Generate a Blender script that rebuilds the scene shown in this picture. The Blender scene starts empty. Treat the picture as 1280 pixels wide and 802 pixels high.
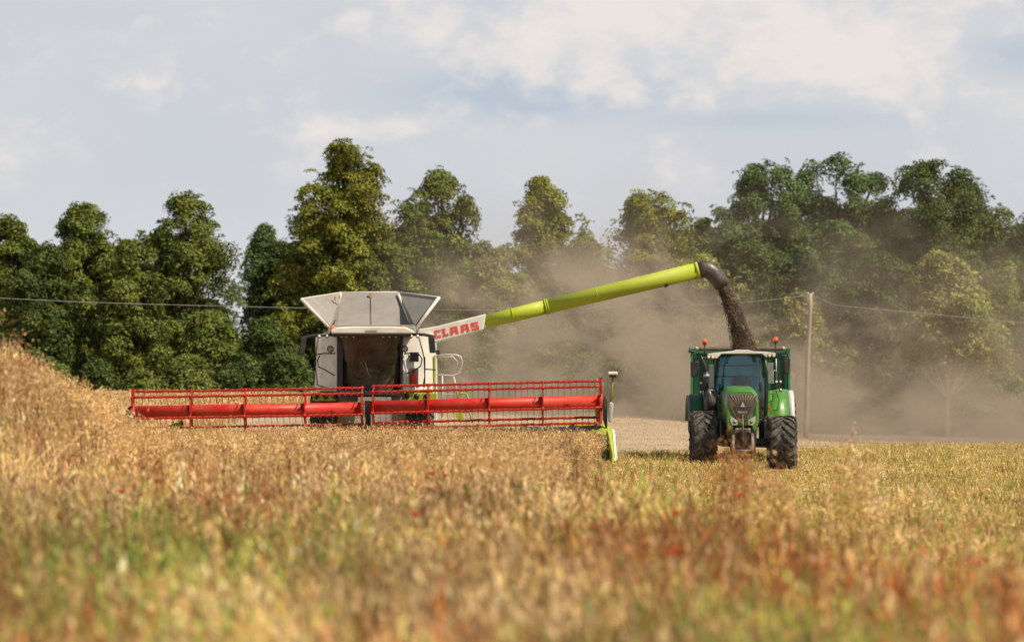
import bpy, math, random
import numpy as np
from mathutils import Vector, Matrix

# ------------------------------------------------------------------ camera, world, sun, exposure
SC = bpy.context.scene
COL = SC.collection
F = 5333.33            # focal length in pixels of the 1280 wide photograph
EYE = 1.75
HOR = 500.0            # picture row of the eye level

cam_d = bpy.data.cameras.new('camera')
cam = bpy.data.objects.new('camera', cam_d)
COL.objects.link(cam)
SC.camera = cam
cam.location = (0, 0, EYE)
cam.rotation_euler = (math.radians(90), 0, 0)
cam_d.sensor_width = 36
cam_d.lens = 150
cam_d.shift_y = (HOR - 401) / 1280
cam_d.clip_start = 0.5
cam_d.clip_end = 9000
cam_d.dof.use_dof = True
cam_d.dof.focus_distance = 110
cam_d.dof.aperture_fstop = 2.2

SUN_AZ = math.radians(118)   # clockwise from +Y
SUN_EL = math.radians(55)
sun_dir = Vector((math.sin(SUN_AZ) * math.cos(SUN_EL), math.cos(SUN_AZ) * math.cos(SUN_EL), math.sin(SUN_EL)))
sd = bpy.data.lights.new('sun', 'SUN')
sd.energy = 5.0
sd.angle = math.radians(0.5)
sd.color = (1.0, 0.89, 0.73)
sun = bpy.data.objects.new('sun', sd)
COL.objects.link(sun)
sun.rotation_euler = sun_dir.to_track_quat('Z', 'Y').to_euler()
sun.location = (60, 60, 80)

W = bpy.data.worlds.new('World')
SC.world = W
W.use_nodes = True


class NT:
    """small helper that writes node trees"""
    def __init__(s, tree):
        s.t = tree
        s.n = tree.nodes
        s.l = tree.links

    def new(s, typ, **kw):
        n = s.n.new(typ)
        for k, v in kw.items():
            setattr(n, k, v)
        return n

    def val(s, sock, v):
        if hasattr(v, 'is_output'):
            s.l.new(v, sock)
        elif v is not None:
            sock.default_value = v

    def math(s, op, a, b=None, c=None, clamp=False):
        n = s.new('ShaderNodeMath', operation=op, use_clamp=clamp)
        s.val(n.inputs[0], a)
        s.val(n.inputs[1], b)
        if c is not None:
            s.val(n.inputs[2], c)
        return n.outputs[0]

    def mix(s, f, a, b, mode='MIX'):
        n = s.new('ShaderNodeMix', data_type='RGBA', blend_type=mode)
        s.val(n.inputs[0], f)
        s.val(n.inputs[6], a if hasattr(a, 'is_output') else tuple(a) + (1,) if len(a) == 3 else a)
        s.val(n.inputs[7], b if hasattr(b, 'is_output') else tuple(b) + (1,) if len(b) == 3 else b)
        return n.outputs[2]

    def ramp(s, f, lo, hi):
        n = s.new('ShaderNodeMapRange', interpolation_type='SMOOTHSTEP')
        s.val(n.inputs[0], f)
        n.inputs[1].default_value = lo
        n.inputs[2].default_value = hi
        return n.outputs[0]

    def noise(s, vec, scale, detail=4, rough=0.55, dist=0.0):
        n = s.new('ShaderNodeTexNoise')
        n.inputs['Scale'].default_value = scale
        n.inputs['Detail'].default_value = detail
        n.inputs['Roughness'].default_value = rough
        n.inputs['Distortion'].default_value = dist
        if vec is not None:
            s.l.new(vec, n.inputs['Vector'])
        return n.outputs['Fac']


def build_world():
    W.node_tree.nodes.clear()
    g = NT(W.node_tree)
    out = g.new('ShaderNodeOutputWorld')
    sky = g.new('ShaderNodeTexSky', sky_type='NISHITA')
    sky.sun_disc = False
    sky.sun_elevation = SUN_EL
    sky.sun_rotation = SUN_AZ
    sky.air_density = 1.0
    sky.dust_density = 2.0
    tc = g.new('ShaderNodeTexCoord')
    sep = g.new('ShaderNodeSeparateXYZ')
    g.l.new(tc.outputs['Generated'], sep.inputs[0])
    x, y, z = sep.outputs
    # azimuth and elevation of the viewing direction, in degrees
    az = g.math('MULTIPLY', g.math('ARCTAN2', x, y), 57.2958)
    el = g.math('MULTIPLY', g.math('ARCSINE', z), 57.2958)
    comb = g.new('ShaderNodeCombineXYZ')
    g.l.new(g.math('MULTIPLY', az, 0.62), comb.inputs[0])
    g.l.new(g.math('MULTIPLY', el, 0.98), comb.inputs[1])
    vec = comb.outputs[0]
    n1 = g.noise(vec, 1.05, 7, 0.52, 0.25)
    n2 = g.noise(vec, 0.42, 4, 0.5, 0.1)
    n3 = g.noise(vec, 3.2, 5, 0.6, 0.3)
    # cumulus banks: (azimuth, elevation, half width, half height, weight)
    tot = None
    for a, e, wa, we, k in ((1.2, 5.1, 2.6, 0.8, 1.15), (4.3, 4.85, 1.8, 0.85, 1.1), (0.9, 4.3, 1.1, .45, .9),
                            (-4.95, 4.2, .9, .3, .72), (-0.9, 4.55, .55, .22, .7), (-2.2, 3.65, 1.1, .2, .6), (-1.55, 3.55, .3, .15, .5),
                            (6.6, 4.0, .7, .35, .5), (6.7, 5.0, .7, .3, .5), (-2.1, 5.05, .9, .35, .6), (2.7, 4.2, 1.2, .3, .5)):
        dx = g.math('DIVIDE', g.math('SUBTRACT', az, a), wa)
        dy = g.math('DIVIDE', g.math('SUBTRACT', el, e), we)
        r2 = g.math('ADD', g.math('MULTIPLY', dx, dx), g.math('MULTIPLY', dy, dy))
        b = g.math('MULTIPLY', g.math('EXPONENT', g.math('MULTIPLY', r2, -1.0)), k)
        tot = b if tot is None else g.math('MAXIMUM', tot, b)
    dens = g.math('ADD', g.math('MULTIPLY', tot, .85), g.math('MULTIPLY', g.math('SUBTRACT', n1, 0.5), 2.6))
    dens = g.math('ADD', dens, g.math('MULTIPLY', g.math('SUBTRACT', n3, 0.5), 1.3))
    puff = g.ramp(dens, 0.05, 0.98)
    # blue grey gaps under the big bank
    tb = None
    for a, e, wa, we, k in ((0.3, 4.1, 2.6, .42, 1.0), (3.6, 3.75, 2.4, .22, .8), (2.3, 5.1, .8, .35, .7), (6.9, 4.6, .9, .35, .8), (-5.5, 5.1, 2.2, .35, .35)):
        dx = g.math('DIVIDE', g.math('SUBTRACT', az, a), wa)
        dy = g.math('DIVIDE', g.math('SUBTRACT', el, e), we)
        r2 = g.math('ADD', g.math('MULTIPLY', dx, dx), g.math('MULTIPLY', dy, dy))
        b = g.math('MULTIPLY', g.math('EXPONENT', g.math('MULTIPLY', r2, -1.0)), k)
        tb = b if tb is None else g.math('MAXIMUM', tb, b)
    blue = g.ramp(g.math('ADD', tb, g.math('MULTIPLY', g.math('SUBTRACT', n2, 0.5), 0.9)), 0.15, 1.0)
    haze = g.mix(g.ramp(n2, 0.3, 0.7), (0.59, 0.62, 0.665), (0.635, 0.65, 0.675))
    c = g.mix(blue, haze, (0.49, 0.555, 0.64))
    c = g.mix(g.math('MULTIPLY', puff, 0.9), c, (0.83, 0.765, 0.725))
    mul = g.new('ShaderNodeVectorMath', operation='SCALE')
    g.l.new(sky.outputs[0], mul.inputs[0])
    mul.inputs['Scale'].default_value = 0.09
    # pale cloud deck low in the sky, clearing overhead
    f = g.ramp(el, 42.0, 9.0)
    f = g.math('SUBTRACT', 1.0, g.ramp(el, 8.0, 34.0))
    col = g.mix(f, mul.outputs[0], c)
    bg = g.new('ShaderNodeBackground')
    g.l.new(col, bg.inputs[0])
    bg.inputs[1].default_value = 0.87
    g.l.new(bg.outputs[0], out.inputs[0])


build_world()

SC.view_settings.view_transform = 'Standard'
SC.view_settings.look = 'None'
SC.view_settings.gamma = 1.0
SC.view_settings.exposure = 0.25
SC.view_settings.use_curve_mapping = False
cy = SC.cycles
cy.max_bounces = 6
cy.diffuse_bounces = 2
cy.glossy_bounces = 2
cy.transmission_bounces = 4
cy.transparent_max_bounces = 8
cy.volume_bounces = 0
cy.volume_step_rate = 1.0
cy.volume_max_steps = 64
cy.volume_step_rate = 0.6
cy.caustics_reflective = False
cy.caustics_refractive = False
cy.use_denoising = True
cy.use_adaptive_sampling = True
cy.adaptive_threshold = 0.01

RNG = np.random.default_rng(7)
random.seed(7)


def P(px, py, Y):
    """point of the place seen at picture spot (px, py) at Y metres from the eye"""
    return Vector(((px - 640) / F * Y, Y, EYE + (HOR - py) / F * Y))


def PX(px, Y):
    return (px - 640) / F * Y


def PZ(py, Y):
    return EYE + (HOR - py) / F * Y


# ------------------------------------------------------------------ materials
MATS = {}


def mat(name, color, rough=0.5, metal=0.0, dust=0.0, dustcol=(0.42, 0.33, 0.22), emis=None, spec=0.5, scale=6.0, coat=0.0, var=0.12):
    if name in MATS:
        return MATS[name]
    m = bpy.data.materials.new(name)
    m.use_nodes = True
    g = NT(m.node_tree)
    b = g.n['Principled BSDF']
    tc = g.new('ShaderNodeTexCoord')
    n = g.noise(tc.outputs['Object'], scale, 6, 0.62)
    n2 = g.noise(tc.outputs['Object'], scale * 0.27, 3, 0.5)
    dark = tuple(c * (1 - var) for c in color)
    lite = tuple(min(1, c * (1 + var)) for c in color)
    c = g.mix(g.ramp(n2, 0.3, 0.7), dark, lite)
    if dust > 0:
        c = g.mix(g.math('MULTIPLY', g.ramp(n, 0.36, 0.72), dust), c, dustcol)
    g.l.new(c, b.inputs['Base Color'])
    g.l.new(g.math('ADD', g.math('MULTIPLY', g.ramp(n, 0.3, 0.7), 0.25), rough - 0.1), b.inputs['Roughness'])
    b.inputs['Metallic'].default_value = metal
    b.inputs['Specular IOR Level'].default_value = spec
    if coat:
        b.inputs['Coat Weight'].default_value = coat
        b.inputs['Coat Roughness'].default_value = 0.15
    if emis:
        b.inputs['Emission Color'].default_value = tuple(emis[:3]) + (1,)
        b.inputs['Emission Strength'].default_value = emis[3]
    MATS[name] = m
    return m


red = mat('red_paint', (0.40, 0.016, 0.009), 0.55, dust=0.3, scale=5, dustcol=(0.42, 0.12, 0.07), spec=.3)
red_tube = mat('red_tube_paint', (0.52, 0.022, 0.011), 0.5, dust=0.35, scale=3, dustcol=(0.50, 0.14, 0.08), spec=.35)
lime = mat('lime_paint', (0.33, 0.40, 0.018), 0.55, dust=0.35, scale=3, dustcol=(0.38, 0.36, 0.11), spec=.35)
cream = mat('cream_paint', (0.70, 0.66, 0.57), 0.5, dust=0.4, scale=4, dustcol=(0.50, 0.41, 0.30))
tank = mat('dusty_tank_panel', (0.25, 0.23, 0.20), 0.7, dust=0.55, scale=3, dustcol=(0.19, 0.16, 0.125))
grey = mat('grey_metal', (0.30, 0.29, 0.27), 0.55, 0.2, dust=0.4)
white = mat('white_paint', (0.70, 0.67, 0.61), 0.5, dust=0.4, dustcol=(.52, .44, .34), scale=3)
black = mat('black_plastic', (0.016, 0.016, 0.017), 0.5, dust=0.35, dustcol=(0.09, 0.075, 0.055))
rubber = mat('tyre_rubber', (0.022, 0.021, 0.020), 0.75, dust=0.85, scale=7, dustcol=(0.17, 0.14, 0.105), spec=0.3)  # dust, made paler to stand for light on the lugs
hose = mat('dark_rubber_spout', (0.05, 0.04, 0.034), 0.4, dust=0.5, dustcol=(0.14, 0.10, 0.075))
orange = mat('orange_beacon_lens', (0.8, 0.12, 0.015), 0.3, emis=(1, 0.15, 0.02, 0.12))
lampm = mat('clear_lamp_lens', (0.75, 0.72, 0.62), 0.15)
extm = mat('extinguisher_red', (0.50, 0.03, 0.02), 0.4)
letter_red = mat('faded_red_lettering', (0.62, 0.075, 0.04), 0.6)
green = mat('tractor_green', (0.055, 0.215, 0.018), 0.38, dust=0.35, scale=4, coat=0.1, dustcol=(0.19, 0.21, 0.09))
dgreen = mat('trailer_green', (0.006, 0.062, 0.032), 0.5, dust=0.25, scale=3, dustcol=(0.045, 0.085, 0.045))
grille = mat('dusty_grille', (0.08, 0.065, 0.05), 0.6, dust=0.5, scale=12, dustcol=(0.17, 0.135, 0.10))
silver = mat('silver_badge', (0.6, 0.6, 0.6), 0.3, 0.9)
alu = mat('galvanised_rail', (0.55, 0.53, 0.49), 0.45, 0.3, dust=0.3)
tarp = mat('brown_tarpaulin', (0.13, 0.085, 0.06), 0.8, dust=0.4, dustcol=(0.24, 0.17, 0.12))
seed_m = mat('rapeseed', (0.075, 0.046, 0.030), 0.75, scale=18, dust=0.5, dustcol=(0.12, 0.075, 0.05), var=0.35)
pole_m = mat('weathered_wood', (0.36, 0.30, 0.24), 0.85, dust=0.4, scale=8, dustcol=(0.26, 0.21, 0.16))
wire_m = mat('wire_metal', (0.20, 0.185, 0.17), 0.7)
bark = mat('bark', (0.05, 0.04, 0.03), 0.9, scale=3, dust=0.6, dustcol=(0.05, 0.04, 0.03))
palebark = mat('pale_bark', (0.50, 0.42, 0.31), 0.9, scale=3, dust=0.4, dustcol=(0.3, 0.24, 0.17))
rimgrey = mat('wheel_rim_grey', (0.33, 0.32, 0.30), 0.5, 0.2, dust=0.4)
limerim = mat('white_wheel_rim', (0.6, 0.58, 0.52), 0.5, dust=0.4)


def glass_mat(name, tint, trans, dust, dcol, rgh=.06):
    m = bpy.data.materials.new(name)
    m.use_nodes = True
    g = NT(m.node_tree)
    g.n.clear()
    out = g.new('ShaderNodeOutputMaterial')
    tr = g.new('ShaderNodeBsdfTransparent')
    tr.inputs[0].default_value = tuple(c * trans for c in tint) + (1,)
    gl = g.new('ShaderNodeBsdfGlossy')
    gl.inputs['Roughness'].default_value = rgh
    gl.inputs['Color'].default_value = (0.9, 0.95, 1, 1)
    df = g.new('ShaderNodeBsdfDiffuse')
    df.inputs[0].default_value = tuple(dcol) + (1,)
    fr = g.new('ShaderNodeFresnel')
    fr.inputs[0].default_value = 1.5
    m1 = g.new('ShaderNodeMixShader')
    g.l.new(g.math('ADD', g.math('MULTIPLY', fr.outputs[0], 1.2), 0.03, clamp=True), m1.inputs[0])
    g.l.new(tr.outputs[0], m1.inputs[1])
    g.l.new(gl.outputs[0], m1.inputs[2])
    tc = g.new('ShaderNodeTexCoord')
    n = g.noise(tc.outputs['Object'], 1.6, 7, 0.68, 0.6)
    sp = g.noise(tc.outputs['Object'], 26, 2, 0.5)
    f = g.math('ADD', g.math('MULTIPLY', g.ramp(n, 0.35, 0.72), dust), g.math('MULTIPLY', g.ramp(sp, 0.66, 0.74), dust * 0.9), clamp=True)
    m2 = g.new('ShaderNodeMixShader')
    g.l.new(f, m2.inputs[0])
    g.l.new(m1.outputs[0], m2.inputs[1])
    g.l.new(df.outputs[0], m2.inputs[2])
    g.l.new(m2.outputs[0], out.inputs[0])
    return m


glass_dirty = glass_mat('dusty_windscreen_glass', (0.9, 0.72, 0.5), 0.35, 0.62, (0.20, 0.145, 0.095), .22)  # brown dust film, its mottling also standing for reflections
glass_blue = glass_mat('tinted_windscreen_glass', (0.45, 0.88, 1.0), 0.80, 0.10, (0.25, 0.3, 0.3))


def veg_mat(name, transl=0.3, rough=0.6, spec=0.25):
    m = bpy.data.materials.new(name)
    m.use_nodes = True
    g = NT(m.node_tree)
    b = g.n['Principled BSDF']
    at = g.new('ShaderNodeAttribute', attribute_name='tint')
    g.l.new(at.outputs['Color'], b.inputs['Base Color'])
    b.inputs['Roughness'].default_value = rough
    b.inputs['Specular IOR Level'].default_value = spec
    t = g.new('ShaderNodeBsdfTranslucent')
    g.l.new(at.outputs['Color'], t.inputs[0])
    mx = g.new('ShaderNodeMixShader')
    mx.inputs[0].default_value = transl
    g.l.new(b.outputs[0], mx.inputs[1])
    g.l.new(t.outputs[0], mx.inputs[2])
    g.l.new(mx.outputs[0], g.n['Material Output'].inputs[0])
    return m


leaf_m = veg_mat('leaves', 0.16, 0.6, 0.15)
straw_m = veg_mat('straw_and_grass', 0.28, 0.55, 0.3)
petal_m = mat('poppy_petal', (0.85, 0.06, 0.01), 0.6)
stem_m = mat('green_stem', (0.12, 0.18, 0.04), 0.7)


# ------------------------------------------------------------------ object helpers
ORG = Vector((0, 0, 0))


def tag(o, label=None, cat=None, group=None, kind=None):
    if label:
        o['label'] = label
    if cat:
        o['category'] = cat
    if group:
        o['group'] = group
    if kind:
        o['kind'] = kind
    return o


def thing(name, label, cat, loc, group=None):
    global ORG
    o = bpy.data.objects.new(name, None)
    COL.objects.link(o)
    o.location = loc
    ORG = Vector(loc)
    return tag(o, label, cat, group)


class MB:
    """collects shapes in place coordinates, builds ONE mesh object"""
    def __init__(s):
        s.v = []
        s.f = []
        s.smooth = []

    def add(s, vs, fs, smooth=False):
        o = len(s.v)
        s.v += [tuple(v) for v in vs]
        s.f += [tuple(i + o for i in f) for f in fs]
        s.smooth += [smooth] * len(fs)
        return s

    def box(s, x0, x1, y0, y1, z0, z1):
        vs = [(x, y, z) for x in (x0, x1) for y in (y0, y1) for z in (z0, z1)]
        return s.add(vs, [(0, 1, 3, 2), (4, 6, 7, 5), (0, 4, 5, 1), (2, 3, 7, 6), (0, 2, 6, 4), (1, 5, 7, 3)])

    def hexa(s, a, b):
        """eight corners: ring a (4) joined to ring b (4)"""
        return s.add(list(a) + list(b), [(3, 2, 1, 0), (4, 5, 6, 7), (0, 1, 5, 4), (1, 2, 6, 5), (2, 3, 7, 6), (3, 0, 4, 7)])

    def prism(s, poly, y0, y1, dy=None):
        """poly: (x, z) outline, from y0 to y1"""
        n = len(poly)
        vs = [(x, y0, z) for x, z in poly] + [(x, y1, z) for x, z in poly]
        fs = [tuple(range(n)), tuple(reversed(range(n, 2 * n)))]
        fs += [(i, i + n, (i + 1) % n + n, (i + 1) % n) for i in range(n)]
        return s.add(vs, fs)

    def prismx(s, poly, x0, x1):
        """poly: (y, z) outline, from x0 to x1"""
        n = len(poly)
        vs = [(x0, y, z) for y, z in poly] + [(x1, y, z) for y, z in poly]
        fs = [tuple(range(n)), tuple(reversed(range(n, 2 * n)))]
        fs += [(i, i + n, (i + 1) % n + n, (i + 1) % n) for i in range(n)]
        return s.add(vs, fs)

    def slab(s, pts, t):
        """a plate with the four given corners and thickness t"""
        pts = [Vector(p) for p in pts]
        n = (pts[1] - pts[0]).cross(pts[-1] - pts[0]).normalized() * t / 2
        k = len(pts)
        vs = [p + n for p in pts] + [p - n for p in pts]
        fs = [tuple(range(k)), tuple(reversed(range(k, 2 * k)))] + [(i, i + k, (i + 1) % k + k, (i + 1) % k) for i in range(k)]
        return s.add(vs, fs)

    def tube(s, pts, r, n=8, cap=True, smooth=True):
        pts = [Vector(p) for p in pts]
        rs = r if isinstance(r, (list, tuple)) else [r] * len(pts)
        vs, fs = [], []
        u = None
        for i, p in enumerate(pts):
            d = (pts[min(i + 1, len(pts) - 1)] - pts[max(i - 1, 0)]).normalized()
            if u is None:
                u = d.orthogonal().normalized()
            else:
                u = (u - d * u.dot(d)).normalized()
            w = d.cross(u)
            for k in range(n):
                a = 2 * math.pi * k / n
                vs.append(p + (u * math.cos(a) + w * math.sin(a)) * rs[i])
        for i in range(len(pts) - 1):
            for k in range(n):
                a, b = i * n + k, i * n + (k + 1) % n
                fs.append((a, b, b + n, a + n))
        if cap:
            fs.append(tuple(reversed(range(n))))
            fs.append(tuple(range((len(pts) - 1) * n, len(pts) * n)))
        return s.add(vs, fs, smooth)

    def ball(s, c, r, sz=1.0, n=10, m=6):
        c = Vector(c)
        vs = [c + Vector((0, 0, r * sz))]
        for i in range(1, m):
            t = math.pi * i / m
            for k in range(n):
                a = 2 * math.pi * k / n
                vs.append(c + Vector((r * math.sin(t) * math.cos(a), r * math.sin(t) * math.sin(a), r * sz * math.cos(t))))
        vs.append(c - Vector((0, 0, r * sz)))
        fs = [(0, 1 + k, 1 + (k + 1) % n) for k in range(n)]
        for i in range(m - 2):
            for k in range(n):
                a, b = 1 + i * n + k, 1 + i * n + (k + 1) % n
                fs.append((a, a + n, b + n, b))
        e = len(vs) - 1
        fs += [(e, 1 + (m - 2) * n + (k + 1) % n, 1 + (m - 2) * n + k) for k in range(n)]
        return s.add(vs, fs, True)

    def lathex(s, c, prof, n=32, smooth=True):
        """prof: (dx, radius) turned round the X axis through c"""
        vs = []
        for dx, r in prof:
            for k in range(n):
                a = 2 * math.pi * k / n
                vs.append((c[0] + dx, c[1] + r * math.sin(a), c[2] + r * math.cos(a)))
        fs = []
        for i in range(len(prof) - 1):
            for k in range(n):
                a, b = i * n + k, i * n + (k + 1) % n
                fs.append((a, b, b + n, a + n))
        return s.add(vs, fs, smooth)

    def build(s, name, m, parent=None, bevel=0.0, kind=None, label=None, loc=None):
        me = bpy.data.meshes.new(name)
        o0 = ORG if loc is None else Vector(loc)
        me.from_pydata([(v[0] - o0.x, v[1] - o0.y, v[2] - o0.z) for v in s.v], [], s.f)
        me.polygons.foreach_set('use_smooth', s.smooth)
        me.update()
        me.materials.append(m)
        o = bpy.data.objects.new(name, me)
        COL.objects.link(o)
        if parent is not None:
            o.parent = parent
        else:
            o.location = o0
        if bevel:
            bv = o.modifiers.new('bevel', 'BEVEL')
            bv.width = bevel
            bv.segments = 2
            bv.limit_method = 'ANGLE'
            bv.angle_limit = math.radians(40)
        if kind:
            o['kind'] = kind
        if label:
            o['label'] = label
        return o


def soup(name, V, col, m, parent=None, loc=(0, 0, 0), kind=None):
    """V: (N,4,3) separate quads in place coordinates, col: (N,3) or (N,4,3) colours"""
    N = V.shape[0]
    me = bpy.data.meshes.new(name)
    co = (V.reshape(-1, 3) - np.array(loc)).astype(np.float32)
    me.vertices.add(N * 4)
    me.vertices.foreach_set('co', co.ravel())
    me.loops.add(N * 4)
    me.loops.foreach_set('vertex_index', np.arange(N * 4, dtype=np.int32))
    me.polygons.add(N)
    me.polygons.foreach_set('loop_start', np.arange(0, N * 4, 4, dtype=np.int32))
    me.update(calc_edges=True)
    at = me.attributes.new('tint', 'FLOAT_COLOR', 'POINT')
    if col.ndim == 2:
        col = np.repeat(col[:, None, :], 4, 1)
    c4 = np.ones((N * 4, 4), np.float32)
    c4[:, :3] = col.reshape(-1, 3)
    at.data.foreach_set('color', c4.ravel())
    me.materials.append(m)
    o = bpy.data.objects.new(name, me)
    COL.objects.link(o)
    if parent is not None:
        o.parent = parent
    else:
        o.location = loc
    if kind:
        o['kind'] = kind
    return o


# value noise on the plane, for terrain and for where which plant grows
_lat = RNG.random((256, 256))


def vnoise(x, y, s, off=0):
    x = np.asarray(x, float) / s + 37.3 + off
    y = np.asarray(y, float) / s + 91.7 + off * 1.7
    xi, yi = np.floor(x).astype(int), np.floor(y).astype(int)
    fx, fy = x - xi, y - yi
    fx, fy = fx * fx * (3 - 2 * fx), fy * fy * (3 - 2 * fy)
    g = lambda a, b: _lat[a % 256, b % 256]
    return (g(xi, yi) * (1 - fx) * (1 - fy) + g(xi + 1, yi) * fx * (1 - fy) + g(xi, yi + 1) * (1 - fx) * fy + g(xi + 1, yi + 1) * fx * fy)


def fbm(x, y, s, off=0):
    return (vnoise(x, y, s, off) + 0.5 * vnoise(x, y, s / 2.1, off + 3) + 0.25 * vnoise(x, y, s / 4.3, off + 7)) / 1.75


def sstep(a, b, x):
    t = np.clip((np.asarray(x, float) - a) / (b - a), 0, 1)
    return t * t * (3 - 2 * t)


# ------------------------------------------------------------------ terrain
_fx = np.array([-80, -31, -23, -11.7, 0, 6.3, 9.3, 11.2, 17.5, 31, 80])
_fz = np.array([1.1, 1.15, 1.2, 1.1, 1.05, .87, .60, 0.0, -.42, -.80, -1.6])
_mx = np.array([-40, -9, -7.2, -6.6, -6.0, -5.6, -5.1, -4.5, -3.4, 0])
_mz = np.array([1.75, 1.7, 1.48, 1.25, .85, .42, .12, .0, .0, 0])


def height(x, y):
    x = np.asarray(x, float)
    y = np.asarray(y, float)
    far = np.interp(x, _fx, _fz)
    right = sstep(2, 14, x)
    t = sstep(118, 245, y) * (1 - right) + sstep(150, 225, y) * right
    z = far * t
    z = z + np.interp(x, _mx, _mz) * np.exp(-((y - 57) / 13.0) ** 2)
    z = z + (fbm(x, y, 9, 2) - 0.5) * 0.16 * sstep(200, 120, y)
    z = z * (1 - sstep(340, 900, y)) - 3.0 * sstep(340, 900, y)
    return z


def build_ground():
    xs = np.unique(np.concatenate([np.linspace(-3500, -60, 24), np.linspace(-60, 60, 241), np.linspace(60, 3500, 24)]))
    ys = np.unique(np.concatenate([np.linspace(-400, 0, 9), np.linspace(0, 270, 541), np.linspace(270, 400, 40), np.linspace(400, 7000, 24)]))
    X, Y = np.meshgrid(xs, ys)
    Z = height(X, Y)
    me = bpy.data.meshes.new('ground')
    nv = X.size
    co = np.stack([X, Y, Z], -1).reshape(-1, 3).astype(np.float32)
    me.vertices.add(nv)
    me.vertices.foreach_set('co', co.ravel())
    nx, ny = len(xs), len(ys)
    i = (np.arange(ny - 1)[:, None] * nx + np.arange(nx - 1)[None, :]).ravel()
    q = np.stack([i, i + 1, i + nx + 1, i + nx], -1).astype(np.int32)
    me.loops.add(q.size)
    me.loops.foreach_set('vertex_index', q.ravel())
    me.polygons.add(len(q))
    me.polygons.foreach_set('loop_start', np.arange(0, q.size, 4, dtype=np.int32))
    me.polygons.foreach_set('use_smooth', np.ones(len(q), bool))
    me.update(calc_edges=True)
    m = bpy.data.materials.new('field_soil_and_chaff')
    m.use_nodes = True
    g = NT(m.node_tree)
    b = g.n['Principled BSDF']
    geo = g.new('ShaderNodeNewGeometry')
    mp = g.new('ShaderNodeMapping')
    mp.inputs['Scale'].default_value = (1, 0.35, 1)
    g.l.new(geo.outputs['Position'], mp.inputs[0])
    n1 = g.noise(mp.outputs[0], 0.35, 5, 0.6)
    n2 = g.noise(geo.outputs['Position'], 7.0, 5, 0.7)
    n3 = g.noise(geo.outputs['Position'], 1.1, 3, 0.6)
    c = g.mix(g.ramp(n1, 0.35, 0.65), (0.36, 0.27, 0.17), (0.43, 0.325, 0.21))
    c = g.mix(g.math('MULTIPLY', g.ramp(n2, 0.5, 0.68), 0.35), c, (0.30, 0.21, 0.125))
    sep = g.new('ShaderNodeSeparateXYZ')
    g.l.new(geo.outputs['Position'], sep.inputs[0])
    near = g.math('SUBTRACT', 1.0, g.ramp(sep.outputs[1], 108, 125))
    c2 = g.mix(g.ramp(n3, 0.4, 0.65), (0.34, 0.22, 0.10), (0.36, 0.29, 0.10))
    c = g.mix(g.math('MULTIPLY', near, 0.9), c, c2)
    g.l.new(c, b.inputs['Base Color'])
    b.inputs['Roughness'].default_value = 0.95
    b.inputs['Specular IOR Level'].default_value = 0.1
    bump = g.new('ShaderNodeBump')
    bump.inputs['Strength'].default_value = 0.7
    bump.inputs['Distance'].default_value = 0.1
    g.l.new(n2, bump.inputs['Height'])
    g.l.new(bump.outputs[0], b.inputs['Normal'])
    me.materials.append(m)
    o = bpy.data.objects.new('ground', me)
    COL.objects.link(o)
    tag(o, kind='structure')


build_ground()


# ------------------------------------------------------------------ trees
def tube_np(pts, rs, n=7):
    b = MB()
    b.tube(pts, rs, n)
    return b


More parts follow.
